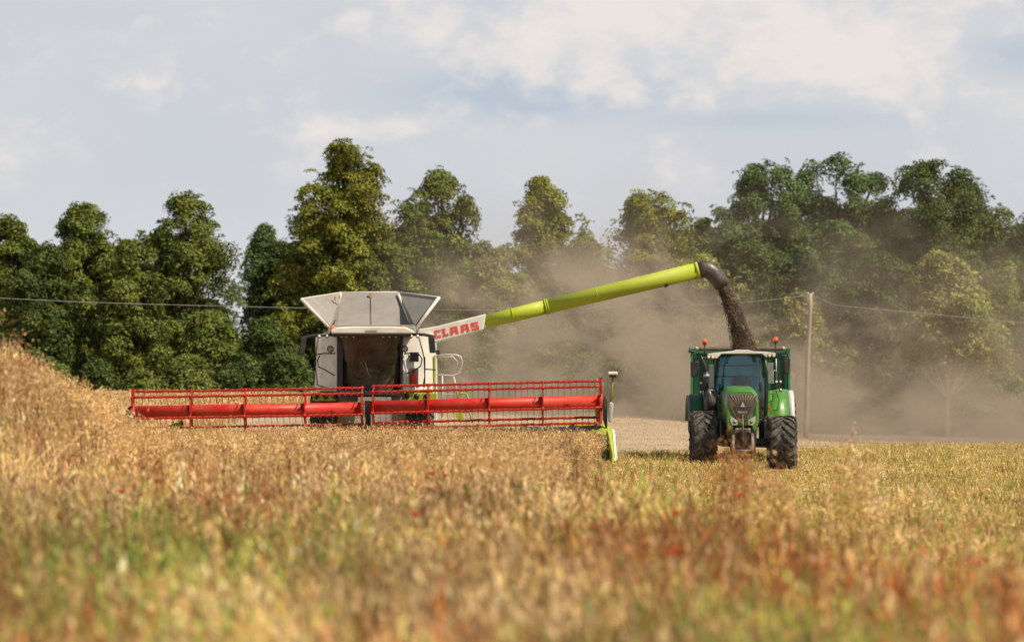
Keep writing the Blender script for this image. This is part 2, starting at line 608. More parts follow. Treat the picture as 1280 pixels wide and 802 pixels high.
def make_tree(px, top, hw, Y, tint, label, seed, base_t=0.0, name='deciduous_tree', pale=False, density=1.0, spire=0.35, group=None,
              trunk_r=None, leaf=0.235, wide=0.24, lobes=None):
    global ORG
    rng = np.random.default_rng(seed)
    x0 = PX(px, Y)
    zg = float(height(x0, Y)) - 0.05
    H = PZ(top, Y) - zg
    R = hw / F * Y * 1.12
    root = thing(name, label, 'shrub' if H < 5 else 'tree', (x0, Y, zg), group)
    tr = trunk_r or 0.022 * H
    lean = rng.normal(0, 0.03)
    # trunk and limbs
    b = MB()
    tp = [Vector((x0 + lean * H * t + 0.15 * math.sin(t * 5 + seed), Y + 0.1 * math.cos(t * 4), zg + H * 0.86 * t)) for t in np.linspace(0, 1, 9)]
    b.tube(tp, [tr * (1.25 if i == 0 else 1) * (1 - 0.85 * i / 8) for i in range(9)], 8)
    tops = []

    def env(t, a=0.0):
        # crown half width as a share of R at height share t
        lo = np.clip((t - base_t) / 0.16 + 0.35, 0, 1)
        up = np.clip((1 - t) / (1 - wide), 0, 1) ** max(.22, 0.50 + spire * .55)
        side = 1.0 if math.cos(a) > 0 else -1.0
        bump = 0.62 + 0.76 * float(vnoise(t * 7.5 + seed * 3.1, side * 2.3 + math.sin(a) * .8, 1.0))
        return lo * up * bump
    # lobes: big boughs that carry clumps
    # several leaders of unequal height share the crown, so its outline is broad and ragged
    lead = [(0.0, 0.0, 1.0, .88)]
    if base_t > 0:
        lead = [(0.0, 0.0, 1.0, 1.0)]
    elif H > 7:
        for sd_ in (-1, 1):
            lead.append((sd_ * rng.uniform(.24, .40), rng.uniform(-.3, .3), rng.uniform(.84, .965), .62))
            lead.append((sd_ * rng.uniform(.55, .70), rng.uniform(-.3, .3), rng.uniform(.66, .84), .46))
        lead.append((rng.uniform(-.2, .2), -.45, rng.uniform(.6, .78), .5))
    else:
        lead = [(0.0, 0.0, 1.0, .9)]
    cl = []
    nb = int(30 + R * 17)
    for i in range(nb):
        t = base_t + (1 - base_t) * (0.06 + 0.90 * ((i + rng.random()) / nb) ** .85)
        a = rng.uniform(0, 2 * math.pi)
        lx, ly, lh, lr = lead[i % len(lead)] if i % 2 else lead[0]
        t = base_t + (1 - base_t) * (0.06 + 0.90 * rng.random() ** .85)
        e = env(t, a + lx * 4) * lr
        rr = R * e * rng.uniform(0.45, 1.0)
        c = np.array([x0 + lean * H * t + lx * R + math.cos(a) * rr, Y + ly * R + math.sin(a) * rr, zg + H * t * lh])
        br = (0.42 + 0.17 * R * e) * rng.uniform(0.55, 1.35)
        br = min(br, max(0.5, R * e * 0.75 + 0.2))
        tt = t * 0.8 - 0.1
        s = tp[int(np.clip(tt * 9, 0, 7))]
        mid = Vector(tuple(c * 0.5 + np.array(s) * 0.5)) + Vector((0, 0, -0.25))
        b.tube([s, mid, Vector(tuple(c))], [tr * 0.38 * (1 - 0.6 * t), tr * 0.22, tr * 0.06], 5)
        nk = int(6 + br * 7)
        od = np.array([math.cos(a), math.sin(a), 0.0])
        for k in range(nk):
            d = rng.normal(0, 1, 3) + od * .5 + np.array([0, 0, .35])
            d /= np.linalg.norm(d)
            p = c + d * br * rng.uniform(0.5, 1.1) * np.array([1, 1, 0.8])
            cl.append((p, rng.uniform(0.30, 0.68) * (0.75 + 0.07 * R), d))
    # leader clumps at the very top and stray twigs at the outline
    for k in range(int(5 + R)):
        t = 1 - rng.random() ** 1.5 * 0.10
        p = np.array([x0 + lean * H + rng.normal(0, 0.22 * R * (1.15 - t) * 4), Y + rng.normal(0, .3), zg + H * (t - 0.03)])
        cl.append((p, rng.uniform(.25, .5), np.array([0, 0, 1.0])))
    for k in range(int(30 + R * 12)):
        t = base_t + (1 - base_t) * rng.uniform(0.1, 0.97)
        a = rng.uniform(0, 2 * math.pi)
        lx, ly, lh, lr = lead[k % len(lead)]
        rr = R * env(t, a + lx * 4) * lr * rng.uniform(0.9, 1.2) + .15
        d = np.array([math.cos(a), math.sin(a), 0.35])
        cl.append((np.array([x0 + lean * H * t + lx * R, Y + ly * R, zg + H * t * lh]) + d * rr * np.array([1, 1, .4]), rng.uniform(.16, .38), d))
    for lx, ly, lh, lr in lead:
        for k in range(int(5 + 1.5 * R)):
            u_ = rng.random()
            p = np.array([x0 + lean * H * lh + lx * R + rng.normal(0, .10 + .16 * R * u_), Y + ly * R + rng.normal(0, .25), zg + H * lh * (1.0 - .10 * u_) - .15])
            cl.append((p, rng.uniform(.2, .42), np.array([rng.normal(0, .5), rng.normal(0, .3), .8])))
    # inner leaf mass, tinted darker so its colour holds the crown's shade
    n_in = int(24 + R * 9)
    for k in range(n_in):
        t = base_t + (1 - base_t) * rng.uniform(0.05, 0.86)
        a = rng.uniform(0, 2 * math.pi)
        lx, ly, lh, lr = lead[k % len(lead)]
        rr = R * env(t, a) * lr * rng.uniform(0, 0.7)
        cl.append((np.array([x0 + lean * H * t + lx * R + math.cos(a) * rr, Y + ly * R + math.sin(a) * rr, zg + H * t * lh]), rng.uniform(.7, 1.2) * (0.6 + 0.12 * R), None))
    Vs, Cs = [], []
    tint = np.array(tint)
    for p, cr, d in cl:
        n = int(density * (40 if d is not None else 40) * (cr / 0.55) ** 2 * (0.30 / leaf) ** 1.6)
        n = max(14, min(n, 620))
        if d is None:
            u = rng.normal(0, 1, (n, 3))
            u /= np.linalg.norm(u, axis=1)[:, None]
            pos = p + u * (cr * rng.uniform(0.3, 1.0, n) ** 0.6)[:, None]
            nrm = u + rng.normal(0, 0.6, (n, 3))
        else:
            # a spray: a thin tilted dome of leaves facing outward and up, its edge drooping
            ax = d * .75 + np.array([0, 0, .75]) + rng.normal(0, .32, 3)
            ax /= np.linalg.norm(ax)
            e1 = np.cross(ax, rng.normal(0, 1, 3))
            e1 /= np.linalg.norm(e1)
            e2 = np.cross(ax, e1)
            rr_ = cr * 1.25 * np.sqrt(rng.random(n))
            th = rng.uniform(0, 2 * np.pi, n)
            dom = (cr * .38) * (1 - (rr_ / (cr * 1.25)) ** 2) - rng.random(n) ** 2 * cr * .30
            rad_v = np.cos(th)[:, None] * e1 + np.sin(th)[:, None] * e2
            pos = p + rad_v * rr_[:, None] + ax * dom[:, None] - np.array([0, 0, 1.0]) * (rr_ ** 2 * .10)[:, None]
            nrm = ax + rad_v * (rr_ / cr * .45)[:, None] + rng.normal(0, 0.48, (n, 3))
        nrm /= np.linalg.norm(nrm, axis=1)[:, None]
        a = np.cross(nrm, rng.normal(0, 1, (n, 3)))
        a /= np.linalg.norm(a, axis=1)[:, None] + 1e-9
        bb = np.cross(nrm, a)
        sz = leaf * rng.uniform(0.55, 1.15, n)[:, None] * 0.5
        q = np.stack([pos + a * sz, pos + bb * sz * 0.62 + nrm * sz * .2, pos - a * sz, pos - bb * sz * 0.62 + nrm * sz * .2], 1)
        Vs.append(q)
        cv = tint * rng.uniform(0.65, 1.45) * np.array([rng.uniform(.85, 1.14), 1, rng.uniform(.8, 1.15)])
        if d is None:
            cv = tint * .75  # shade put into the inner leaf colour
        c = cv * rng.uniform(0.7, 1.3, (n, 1)) * np.stack([rng.uniform(.85, 1.15, n), np.ones(n), rng.uniform(.7, 1.2, n)], 1)
        Cs.append(c)
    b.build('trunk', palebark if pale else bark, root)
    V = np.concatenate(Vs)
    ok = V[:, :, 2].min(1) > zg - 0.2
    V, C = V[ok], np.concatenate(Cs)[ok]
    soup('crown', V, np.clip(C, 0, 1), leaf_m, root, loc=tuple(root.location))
    return root


OLIVE = (0.20, 0.205, 0.034)
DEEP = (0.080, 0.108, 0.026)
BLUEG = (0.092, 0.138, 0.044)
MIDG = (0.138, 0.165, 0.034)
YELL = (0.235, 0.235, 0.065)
GA = 'trees along the far field edge'
TREES = [
    # px, top, half width, Y, tint, label
    (18, 262, 58, 300, MIDG, 'dark leafy tree cut by the left edge of the photo, above the raised crop', {}),
    (112, 250, 74, 302, MIDG, 'broad dark green tree second from the left edge, twin topped, behind the wire', {}),
    (228, 237, 74, 298, MIDG, 'tall conical dark green tree just left of the bright sky gap', {'spire': .5}),
    (322, 281, 36, 345, BLUEG, 'thin distant bluish tree showing sky through it, right of the conical tree', {'density': .45, 'base_t': .5}),
    (425, 172, 82, 300, OLIVE, 'tallest olive green tree, rising right above the combine grain tank', {'spire': .4}),
    (553, 205, 74, 303, MIDG, 'dark round topped tree right of the tallest tree, over the white auger sleeve', {'spire': .25}),
    (675, 217, 62, 305, OLIVE, 'narrow pointed yellowish tree standing alone against the sky above the auger joint', {'spire': .6}),
    (812, 231, 80, 306, OLIVE, 'domed olive tree above the end of the lime green unloading tube', {'spire': .4}),
    (928, 194, 78, 318, BLUEG, 'blue green round tree above the grain spout, left tree of the big right hand clump', {'wide': .5, 'spire': -.2}),
    (1035, 191, 84, 322, BLUEG, 'tall green tree in the middle of the big right hand clump, above the utility pole', {'wide': .5, 'spire': -.2}),
    (1168, 196, 112, 312, DEEP, 'widest dark round crowned tree, right tree of the big right hand clump', {'wide': .5, 'spire': -.15}),
    (1290, 264, 52, 315, DEEP, 'dark tree cut by the right edge of the photo', {}),
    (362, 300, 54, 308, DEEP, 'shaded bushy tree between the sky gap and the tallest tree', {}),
    (478, 300, 60, 299, MIDG, 'bushy tree rising behind the right side of the grain tank', {}),
    (626, 308, 60, 298, YELL, 'low yellowish bushy tree behind the white sleeve of the auger', {}),
    (725, 292, 56, 301, MIDG, 'rounded lower tree between the pointed tree and the domed tree', {'spire': .5}),
    (885, 318, 62, 297, YELL, 'pale dusty bushy tree directly behind the dark grain spout', {}),
    (1000, 362, 46, 290, YELL, 'bright low bushy tree right behind the utility pole', {}),
    (1098, 312, 62, 304, DEEP, 'shaded tree between the utility pole and the pale trunked young tree', {}),
    (1185, 318, 68, 285, YELL, 'young airy tree with a slim pale bare trunk in the dust at right', {'base_t': .36, 'pale': True, 'density': .75, 'trunk_r': .14, 'spire': .1}),
    (1255, 325, 50, 300, MIDG, 'lower leafy tree at far right behind the young pale trunked tree', {}),
    (270, 390, 40, 296, MIDG, 'low bushy tree below the sky gap at the left', {}),
    (64, 305, 52, 292, DEEP, 'lower dark tree in the notch between the two leftmost trees', {}),
    (168, 298, 50, 291, MIDG, 'lower bushy tree filling the notch between the conical tree and its left neighbour', {}),
    (770, 372, 50, 294, MIDG, 'low tree in the dust just below the domed tree', {}),
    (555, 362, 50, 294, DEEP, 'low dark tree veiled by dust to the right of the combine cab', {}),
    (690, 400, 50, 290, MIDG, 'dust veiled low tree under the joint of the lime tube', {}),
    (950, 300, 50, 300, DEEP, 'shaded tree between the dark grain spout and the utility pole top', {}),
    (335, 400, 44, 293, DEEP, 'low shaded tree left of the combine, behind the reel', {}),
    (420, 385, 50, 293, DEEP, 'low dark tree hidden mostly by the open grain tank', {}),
]
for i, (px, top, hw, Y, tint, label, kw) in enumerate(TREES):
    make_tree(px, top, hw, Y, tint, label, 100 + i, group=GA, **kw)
SHRUBS = [
    (72, 458, 13, 280, (0.13, 0.17, 0.04), 'small light green bush at the foot of the left trees, behind the raised crop'),
    (40, 440, 24, 284, DEEP, 'dark bush at the foot of the leftmost tree'),
    (125, 452, 26, 285, DEEP, 'dark bush under the second tree from the left edge'),
    (178, 466, 18, 280, MIDG, 'green bush above the left end of the red reel'),
    (235, 448, 32, 284, MIDG, 'spreading bush at the foot of the conical tree'),
    (300, 445, 32, 285, DEEP, 'dark bush below the sky gap'),
    (362, 440, 34, 284, DEEP, 'dark bush just left of the combine mirror'),
    (600, 452, 44, 290, MIDG, 'dust veiled bush right of the combine ladder'),
    (820, 440, 44, 290, MIDG, 'dust veiled bush just left of the tractor'),
    (1060, 440, 48, 288, MIDG, 'dust veiled bush between the pole and the pale trunk'),
    (1240, 436, 50, 294, MIDG, 'dust veiled bush at the right edge'),
]
for i, (px, top, hw, Y, tint, label) in enumerate(SHRUBS):
    make_tree(px, top, hw, Y, tint, label, 300 + i, name='hedge_shrub', group='bushes at the foot of the far trees', trunk_r=.07, leaf=.26)
# the wood behind: reads as one dark mass between the crowns
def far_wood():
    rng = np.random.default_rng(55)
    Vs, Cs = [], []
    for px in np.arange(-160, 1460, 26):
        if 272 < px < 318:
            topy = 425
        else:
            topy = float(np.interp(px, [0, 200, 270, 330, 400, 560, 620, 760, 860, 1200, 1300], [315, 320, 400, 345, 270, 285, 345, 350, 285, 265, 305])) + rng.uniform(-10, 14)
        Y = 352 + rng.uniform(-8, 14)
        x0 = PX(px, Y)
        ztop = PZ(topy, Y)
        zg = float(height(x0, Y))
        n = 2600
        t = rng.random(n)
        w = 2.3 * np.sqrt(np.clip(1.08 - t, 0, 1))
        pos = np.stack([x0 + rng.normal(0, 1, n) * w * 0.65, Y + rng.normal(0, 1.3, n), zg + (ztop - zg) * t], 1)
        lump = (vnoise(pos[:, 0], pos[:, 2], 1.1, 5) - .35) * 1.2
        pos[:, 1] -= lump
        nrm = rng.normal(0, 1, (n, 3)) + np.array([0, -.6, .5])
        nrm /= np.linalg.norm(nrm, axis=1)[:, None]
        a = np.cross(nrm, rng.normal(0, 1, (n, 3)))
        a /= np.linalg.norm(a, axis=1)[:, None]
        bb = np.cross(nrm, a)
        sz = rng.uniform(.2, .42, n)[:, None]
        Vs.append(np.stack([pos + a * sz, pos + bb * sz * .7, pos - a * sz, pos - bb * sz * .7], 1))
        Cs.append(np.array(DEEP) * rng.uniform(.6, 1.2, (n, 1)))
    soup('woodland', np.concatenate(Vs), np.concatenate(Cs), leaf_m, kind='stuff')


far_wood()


# ------------------------------------------------------------------ crop, stubble, weeds
def in_view(x, y, m=1.12, extra=0.6):
    return np.abs(x) < 0.12 * y * m + extra


def scatter(x0, x1, y0, y1, dens, rng):
    n = int((x1 - x0) * (y1 - y0) * dens)
    x = rng.uniform(x0, x1, n)
    y = rng.uniform(y0, y1, n)
    k = in_view(x, y)
    return x[k], y[k]


def edge_x(y):
    """right edge of the standing crop (it ends where the combine has not cut yet)"""
    return np.interp(y, [20, 56, 65, 85, 108], [0.1, 0.5, 0.85, 1.5, 2.25]) + 0.16 * (vnoise(y, y * 0, 1.3) - .5)


def margin_y(x, y):
    """distance at which the weedy field margin ends"""
    u = x / np.maximum(y, 1) * F + 640
    return np.interp(u, [0, 500, 720, 900, 1040, 1280], [60, 57, 52, 41, 31, 29]) + 6 * (vnoise(x, y, 2.5, 11) - .5)


def blades(pos, h, w, lean, rng, cols, seg=2, taper=0.35, wind=None):
    """curved strips standing at pos (n,3); returns quads and colours"""
    n = len(pos)
    az = rng.uniform(0, 2 * np.pi, n)
    side = np.stack([np.cos(az), np.sin(az), np.zeros(n)], 1)
    la = rng.uniform(0, 2 * np.pi, n) if wind is None else wind + rng.normal(0, .7, n)
    ld = np.stack([np.cos(la), np.sin(la), np.zeros(n)], 1)
    Q, C = [], []
    for s in range(seg):
        t0, t1 = s / seg, (s + 1) / seg
        f = lambda t: pos + np.array([0, 0, 1.0]) * (h * t)[:, None] * np.array([1, 1, 1]) + ld * (lean * h * t ** 2)[:, None]
        wf = lambda t: side * (w * (1 - (1 - taper) * t) * .5)[:, None]
        p0, p1 = f(t0), f(t1)
        a0, a1 = wf(t0), wf(t1)
        Q.append(np.stack([p0 - a0, p0 + a0, p1 + a1, p1 - a1], 1))
        C.append(cols * (0.85 + 0.3 * t0))
    tip = f(1.0)
    return np.concatenate(Q), np.concatenate(C), tip


def pods(centre, n_each, spread, length, width, rng, cols, up=0.6):
    """many thin slivers around each centre"""
    N = len(centre)
    c = np.repeat(centre, n_each, 0)
    cc = np.repeat(cols, n_each, 0) * rng.uniform(0.72, 1.28, (N * n_each, 1))
    c = c + rng.normal(0, 1, c.shape) * np.array(spread)
    d = rng.normal(0, 1, c.shape) + np.array([0, 0, up])
    d /= np.linalg.norm(d, axis=1)[:, None]
    s = np.cross(d, rng.normal(0, 1, c.shape))
    s /= np.linalg.norm(s, axis=1)[:, None] + 1e-9
    L = (length * rng.uniform(.6, 1.3, len(c)))[:, None] * .5
    Wd = (width * rng.uniform(.7, 1.3, len(c)))[:, None] * .5
    return np.stack([c - d * L, c + s * Wd, c + d * L, c - s * Wd], 1), cc


def mixcol(rng, n, pal, wts):
    pal = np.array(pal)
    idx = rng.choice(len(pal), n, p=np.array(wts) / np.sum(wts))
    return pal[idx]


TAN = (0.66, 0.42, 0.20)
GOLD = (0.75, 0.51, 0.18)
BRN = (0.38, 0.18, 0.065)
RUST = (0.48, 0.165, 0.045)
PALE = (0.88, 0.64, 0.34)
OLV = (0.52, 0.43, 0.085)
GRN = (0.26, 0.35, 0.055)
LGRN = (0.48, 0.52, 0.11)


def standing_crop():
    rng = np.random.default_rng(21)
    Q, C = [], []
    # in front of the header and left of it
    x, y = scatter(-15, 2.6, 44, 109, 34, rng)
    hdr = (x > -9.75) & (x < 2.62) & (y > 107.2)
    k = (x < edge_x(y)) & (y > margin_y(x, y) - 4) & ~hdr
    x, y = x[k], y[k]
    n = len(x)
    z = height(x, y)
    hgt = rng.normal(0.98, 0.07, n) + 0.16 * (fbm(x, y, 3.5, 4) - .5) + 0.25 * np.interp(x, [-7.2, -5.6], [1, 0]) * np.exp(-((y - 57) / 13) ** 2) * (rng.random(n) < .5)
    hgt = hgt * (1 - .10 * sstep(-1.2, .3, x) * sstep(98, 106, y))
    patch = fbm(x, y * .45, 1.9, 8)
    cols = mixcol(rng, n, [TAN, GOLD, BRN, PALE, OLV], [.45, .22, .18, .12, .03])
    cols = cols * (1 - 0.42 * sstep(.56, .72, patch))[:, None]
    mound = np.interp(x, [-6.5, -4], [1, 0]) * np.exp(-((y - 57) / 16) ** 2)
    cols = cols * (1 + 0.22 * mound)[:, None]
    pos = np.stack([x, y, z], 1)
    q, c, tip = blades(pos, hgt, np.full(n, .012), rng.uniform(0, .18, n), rng, cols * .9, 2, .5)
    Q.append(q); C.append(c)
    mid = pos + (tip - pos) * 0.80
    q, c = pods(mid, 15, (.10, .10, .11), .085, .017, rng, cols)
    Q.append(q); C.append(c)
    soup('standing_rapeseed_crop', np.concatenate(Q), np.clip(np.concatenate(C), 0, 1), straw_m, kind='stuff')
    # the same crop beyond the machine on the left, farther off so coarser
    Q, C = [], []
    x, y = scatter(-34, -8.4, 108, 285, 9, rng)
    k = ((x < -9.9 - (y - 108) * .03) | (y > 215)) & (y < 272 + 3 * vnoise(x, y, 3))
    x, y = x[k], y[k]
    n = len(x)
    pos = np.stack([x, y, height(x, y)], 1)
    cols = mixcol(rng, n, [TAN, GOLD, BRN, PALE], [.5, .22, .15, .13])
    q, c, tip = blades(pos, rng.normal(.95, .09, n), np.full(n, .03), rng.uniform(0, .2, n), rng, cols * .9, 1, .7)
    Q.append(q); C.append(c)
    q, c = pods(pos + (tip - pos) * .8, 9, (.2, .2, .13), .16, .045, rng, cols)
    Q.append(q); C.append(c)
    soup('distant_rapeseed_crop', np.concatenate(Q), np.clip(np.concatenate(C), 0, 1), straw_m, kind='stuff')


def stubble():
    rng = np.random.default_rng(22)
    Q, C = [], []
    x, y = scatter(-1, 22, 27, 156, 34, rng)
    far = np.interp(x, [2.0, 5.5, 8, 12, 20], [125, 127, 131, 148, 152]) + 2 * vnoise(x, y, 1.5)
    k = (x > edge_x(y) - .1) & (y < far)
    x, y = x[k], y[k]
    n = len(x)
    pos = np.stack([x, y, height(x, y)], 1)
    p = fbm(x, y * .5, 2.2, 14)
    cols = mixcol(rng, n, [GOLD, OLV, LGRN, GRN, BRN, PALE], [.40, .14, .16, .05, .07, .18])
    cols = cols * (1 - .25 * sstep(.5, .7, p))[:, None]
    hh = rng.uniform(.14, .34, n)
    trk = np.zeros(n)
    for wx, y_lo, k in ((PX(979, 109), 92, 1.0), (PX(879, 110), 104, .6)):
        trk = np.maximum(trk, k * np.exp(-((x - wx * y / 109.5) / .55) ** 4) * (y > y_lo) * (y < 124))
    hh = hh * (1 - .85 * trk)
    cols = cols * (1 - trk[:, None]) + (mixcol(rng, n, [BRN, TAN, PALE], [.4, .4, .2]) * trk[:, None])
    q, c, tip = blades(pos, hh, np.full(n, .014) + rng.random(n) * .01, rng.uniform(0, .5, n), rng, cols, 1, .6)
    Q.append(q); C.append(c)
    kp = trk < .5
    q, c = pods((pos + (tip - pos) * .6)[kp], 4, (.07, .07, .05), .13, .018, rng, cols[kp] * .95, .9)
    Q.append(q); C.append(c)
    soup('green_and_straw_stubble', np.concatenate(Q), np.clip(np.concatenate(C), 0, 1), straw_m, kind='stuff')
    # short dusty stubble farther on
    Q, C = [], []
    x, y = scatter(-12, 34, 109, 260, 9, rng)
    k = (x > -9.6 - (y - 108) * .03)
    x, y = x[k], y[k]
    n = len(x)
    pos = np.stack([x, y, height(x, y)], 1)
    cols = np.array([.52, .39, .245]) * rng.uniform(.9, 1.08, (n, 1))
    q, c, tip = blades(pos, rng.uniform(.03, .07, n), np.full(n, .015), rng.uniform(0, .8, n), rng, cols, 1, .6)
    soup('cut_straw_stubble', q, c, straw_m, kind='stuff')


def margin():
    rng = np.random.default_rng(23)
    Q, C = [], []
    x, y = scatter(-8.5, 8.5, 14.5, 62, 84, rng)
    k = y < margin_y(x, y)
    # fewer plants where they are far enough to need no more
    k &= rng.random(len(x)) < np.interp(y, [15, 30, 62], [1, .75, .45])
    x, y = x[k], y[k]
    n = len(x)
    pos = np.stack([x, y, height(x, y)], 1)
    # which plants grow where
    pg = fbm(x, y * .22, .8, 31)
    pr = fbm(x, y * .22, .9, 47)
    pp = fbm(x, y * .22, .7, 63)

    def spot(px, py, rx, ry, zc=.55):
        Y = (EYE - zc) * F / (py - HOR)
        X = PX(px, Y)
        return np.exp(-((x - X) / rx) ** 2 - ((y - Y) / ry) ** 2)
    gs = spot(270, 735, .75, 7) + .8 * spot(180, 700, .5, 5) + .6 * spot(930, 785, .5, 3) + .5 * spot(1010, 650, .45, 6)
    rs = spot(1150, 730, 1.1, 4.5) + .9 * spot(850, 710, .55, 6) + .9 * spot(290, 650, .6, 6) + .8 * spot(50, 790, .5, 3) + .8 * spot(1010, 700, .6, 4) + .7 * spot(560, 620, .3, 6)
    ps = spot(400, 770, .45, 4) + spot(560, 625, .8, 8) + .8 * spot(640, 780, .5, 3) + .6 * spot(780, 770, .5, 3)
    tot = np.clip(gs + rs + ps, 0, 1)
    g_ = sstep(.53, .63, pg) * .45 * (1 - tot) + 2.2 * gs
    r_ = sstep(.48, .56, pr) * 1.2 * (1 - tot) + 2.2 * rs
    p_ = sstep(.50, .60, pp) * .8 * (1 - tot) + 2.2 * ps
    base = .35 + 0 * g_
    g_, r_, p_ = g_ * 1.9, r_ * 1.7, p_ * 1.8
    left_up = sstep(-2.2, -4.0, x - .0) * sstep(34, 44, y)
    g_ = g_ * (1 - .85 * left_up)
    p_ = p_ + 1.6 * left_up
    gd = rng.random(n) * (base + g_ + r_ + p_)
    pal_b = mixcol(rng, n, [GOLD, TAN, OLV, BRN, RUST, PALE], [.32, .30, .10, .10, .08, .10])
    pal_g = mixcol(rng, n, [GRN, LGRN, OLV, GOLD], [.30, .42, .20, .08])
    pal_r = mixcol(rng, n, [RUST, BRN, TAN, OLV], [.40, .42, .12, .06])
    pal_p = mixcol(rng, n, [PALE, GOLD, TAN, BRN], [.45, .3, .2, .05])
    cols = pal_b.copy()
    m1 = gd > base
    m2 = gd > base + g_
    m3 = gd > base + g_ + r_
    cols[m1] = pal_g[m1]
    cols[m2] = pal_r[m2]
    cols[m3] = pal_p[m3]
    cols = cols * rng.uniform(.75, 1.25, (n, 1)) * (.80 + .32 * sstep(.40, .60, fbm(x, y * .3, .5, 77)))[:, None] * (.62 + .45 * sstep(.42, .56, fbm(x, y * .25, 1.15, 53)))[:, None]
    h = rng.uniform(.34, .82, n) * (0.8 + .5 * fbm(x, y, 2.2, 19)) * np.interp(y, [15, 60], [1, 1.12])
    tall = rng.random(n) < .035
    h = np.where(tall, h * 1.35, h)
    wind = 6.0 * fbm(x, y * .3, 1.6, 91)
    # three blades a plant
    for j in range(3):
        off = rng.normal(0, .035, (n, 3)) * np.array([1, 1, 0])
        hj = h * rng.uniform(.6, 1.05, n)
        ln = rng.uniform(.05, .5, n) + m3 * rng.uniform(0, .9, n)
        q, c, tip = blades(pos + off, hj, rng.uniform(.008, .022, n), ln, rng, cols * rng.uniform(.8, 1.2, (n, 1)), 3, .25, wind)
        Q.append(q); C.append(c)
        if j < 2:
            sel = (rng.random(n) < .55)
            q, c = pods(tip[sel] - np.array([0, 0, .06]), 6, (.016, .016, .10), .09, .022, rng, cols[sel] * 1.08, 3.2)
            Q.append(q); C.append(c)
    soup('weedy_field_margin', np.concatenate(Q), np.clip(np.concatenate(C), 0, 1), straw_m, kind='stuff')


def tall_weeds():
    """straw coloured and rusty stalks that rise above the rest, each clump a plant one could point at"""
    rng = np.random.default_rng(29)
    spec = [(925, 547, 46, (BRN, RUST, BRN), .30, 'rusty dock stalks in front of the tractor front linkage'),
            (955, 576, 43, (BRN, TAN, GOLD), .40, 'loose tan and rusty weed clump below the right front tyre'),
            (1078, 553, 50, (PALE, BRN, TAN), .42, 'pale feathery weed clump right of the tractor on the stubble'),
            (1066, 590, 44, (TAN, PALE, OLV), .42, 'straw coloured weed clump in front of the pale feathery one'),
            (540, 558, 62, (BRN, RUST, OLV), .36, 'brown dock stalks standing in the crop below the cab'),
            (20, 412, 52, (BRN, PALE, TAN), .30, 'tall feathery stalks on top of the raised crop at the left edge'),
            (970, 622, 36, (GOLD, TAN, OLV), .5, 'golden weed clump among the foreground grass below the tractor')]
    for i, (px, top, Y, pal, sp, label) in enumerate(spec):
        x0 = PX(px, Y)
        zg = float(height(x0, Y))
        H = PZ(top, Y) - zg
        n = 26
        x = x0 + rng.normal(0, sp * .55, n)
        y = Y + rng.normal(0, sp * .6, n)
        pos = np.stack([x, y, height(x, y)], 1)
        cols = mixcol(rng, n, pal, [.4, .3, .3])
        h = H * (1 - .55 * (np.abs(x - x0) / (sp * 1.4)) ** 1.2) * rng.uniform(.72, 1.02, n)
        h = np.clip(h, .3, None)
        q, c, tip = blades(pos, h, np.full(n, .014), rng.uniform(0, .3, n), rng, cols * .9, 3, .4)
        mid = pos + (tip - pos) * .78
        q2, c2 = pods(mid, 34, (.07, .07, .16 * max(H, 1)), .07, .02, rng, cols, 1.0)
        o = soup('tall_weed', np.concatenate([q, q2]), np.clip(np.concatenate([c, c2]), 0, 1), straw_m, loc=(x0, Y, zg))
        tag(o, label, 'weed', 'tall weeds rising over crop and stubble')


standing_crop()
stubble()
margin()
tall_weeds()


def poppies():
    global ORG
    spec = [(152, 617, 40, 'red poppy in the grass below the left end of the reel'),
            (540, 594, 49, 'left one of two red poppies side by side below the combine cab'),
            (556, 597, 48, 'right one of two red poppies side by side below the combine cab'),
            (519, 647, 31.5, 'red poppy in pale straw, lower than the two side by side poppies'),
            (924, 622, 38, 'brightest red poppy, straight below the tractor'),
            (845, 646, 32, 'small red poppy left of and below the brightest one'),
            (845, 695, 24, 'dim red poppy halfway down the foreground weeds at the middle right'),
            (1223, 709, 22.5, 'red poppy among rusty weeds near the right edge')]
    for px, py, Y, label in spec:
        p = P(px, py, Y)
        zg = float(height(p.x, p.y))
        t = thing('poppy', label, 'flower', (p.x, p.y, zg), 'red poppies scattered in the weeds')
        s = MB()
        s.tube([(p.x, p.y, zg), (p.x + .02, p.y, zg + (p.z - zg) * .6), (p.x, p.y, p.z)], .004, 5)
        s.build('stem', stem_m, t)
        f = MB()
        r = 0.043
        for k in range(4):
            a = k * math.pi / 2 + .4
            pts = [(p.x, p.y, p.z)]
            for j in (-1, -.5, 0, .5, 1):
                aa = a + j * .75
                rr = r * (1.12 - .12 * abs(j))
                pts.append((p.x + math.cos(aa) * rr, p.y + math.sin(aa) * rr, p.z + r * (.95 + .12 * math.cos(j * 5))))
            f.add(pts, [(0, 1, 2), (0, 2, 3), (0, 3, 4), (0, 4, 5)], True)
        f.build('petals', petal_m, t)
        c = MB()
        c.ball((p.x, p.y, p.z + .012), .010)
        c.build('seed_head', black, t)


poppies()


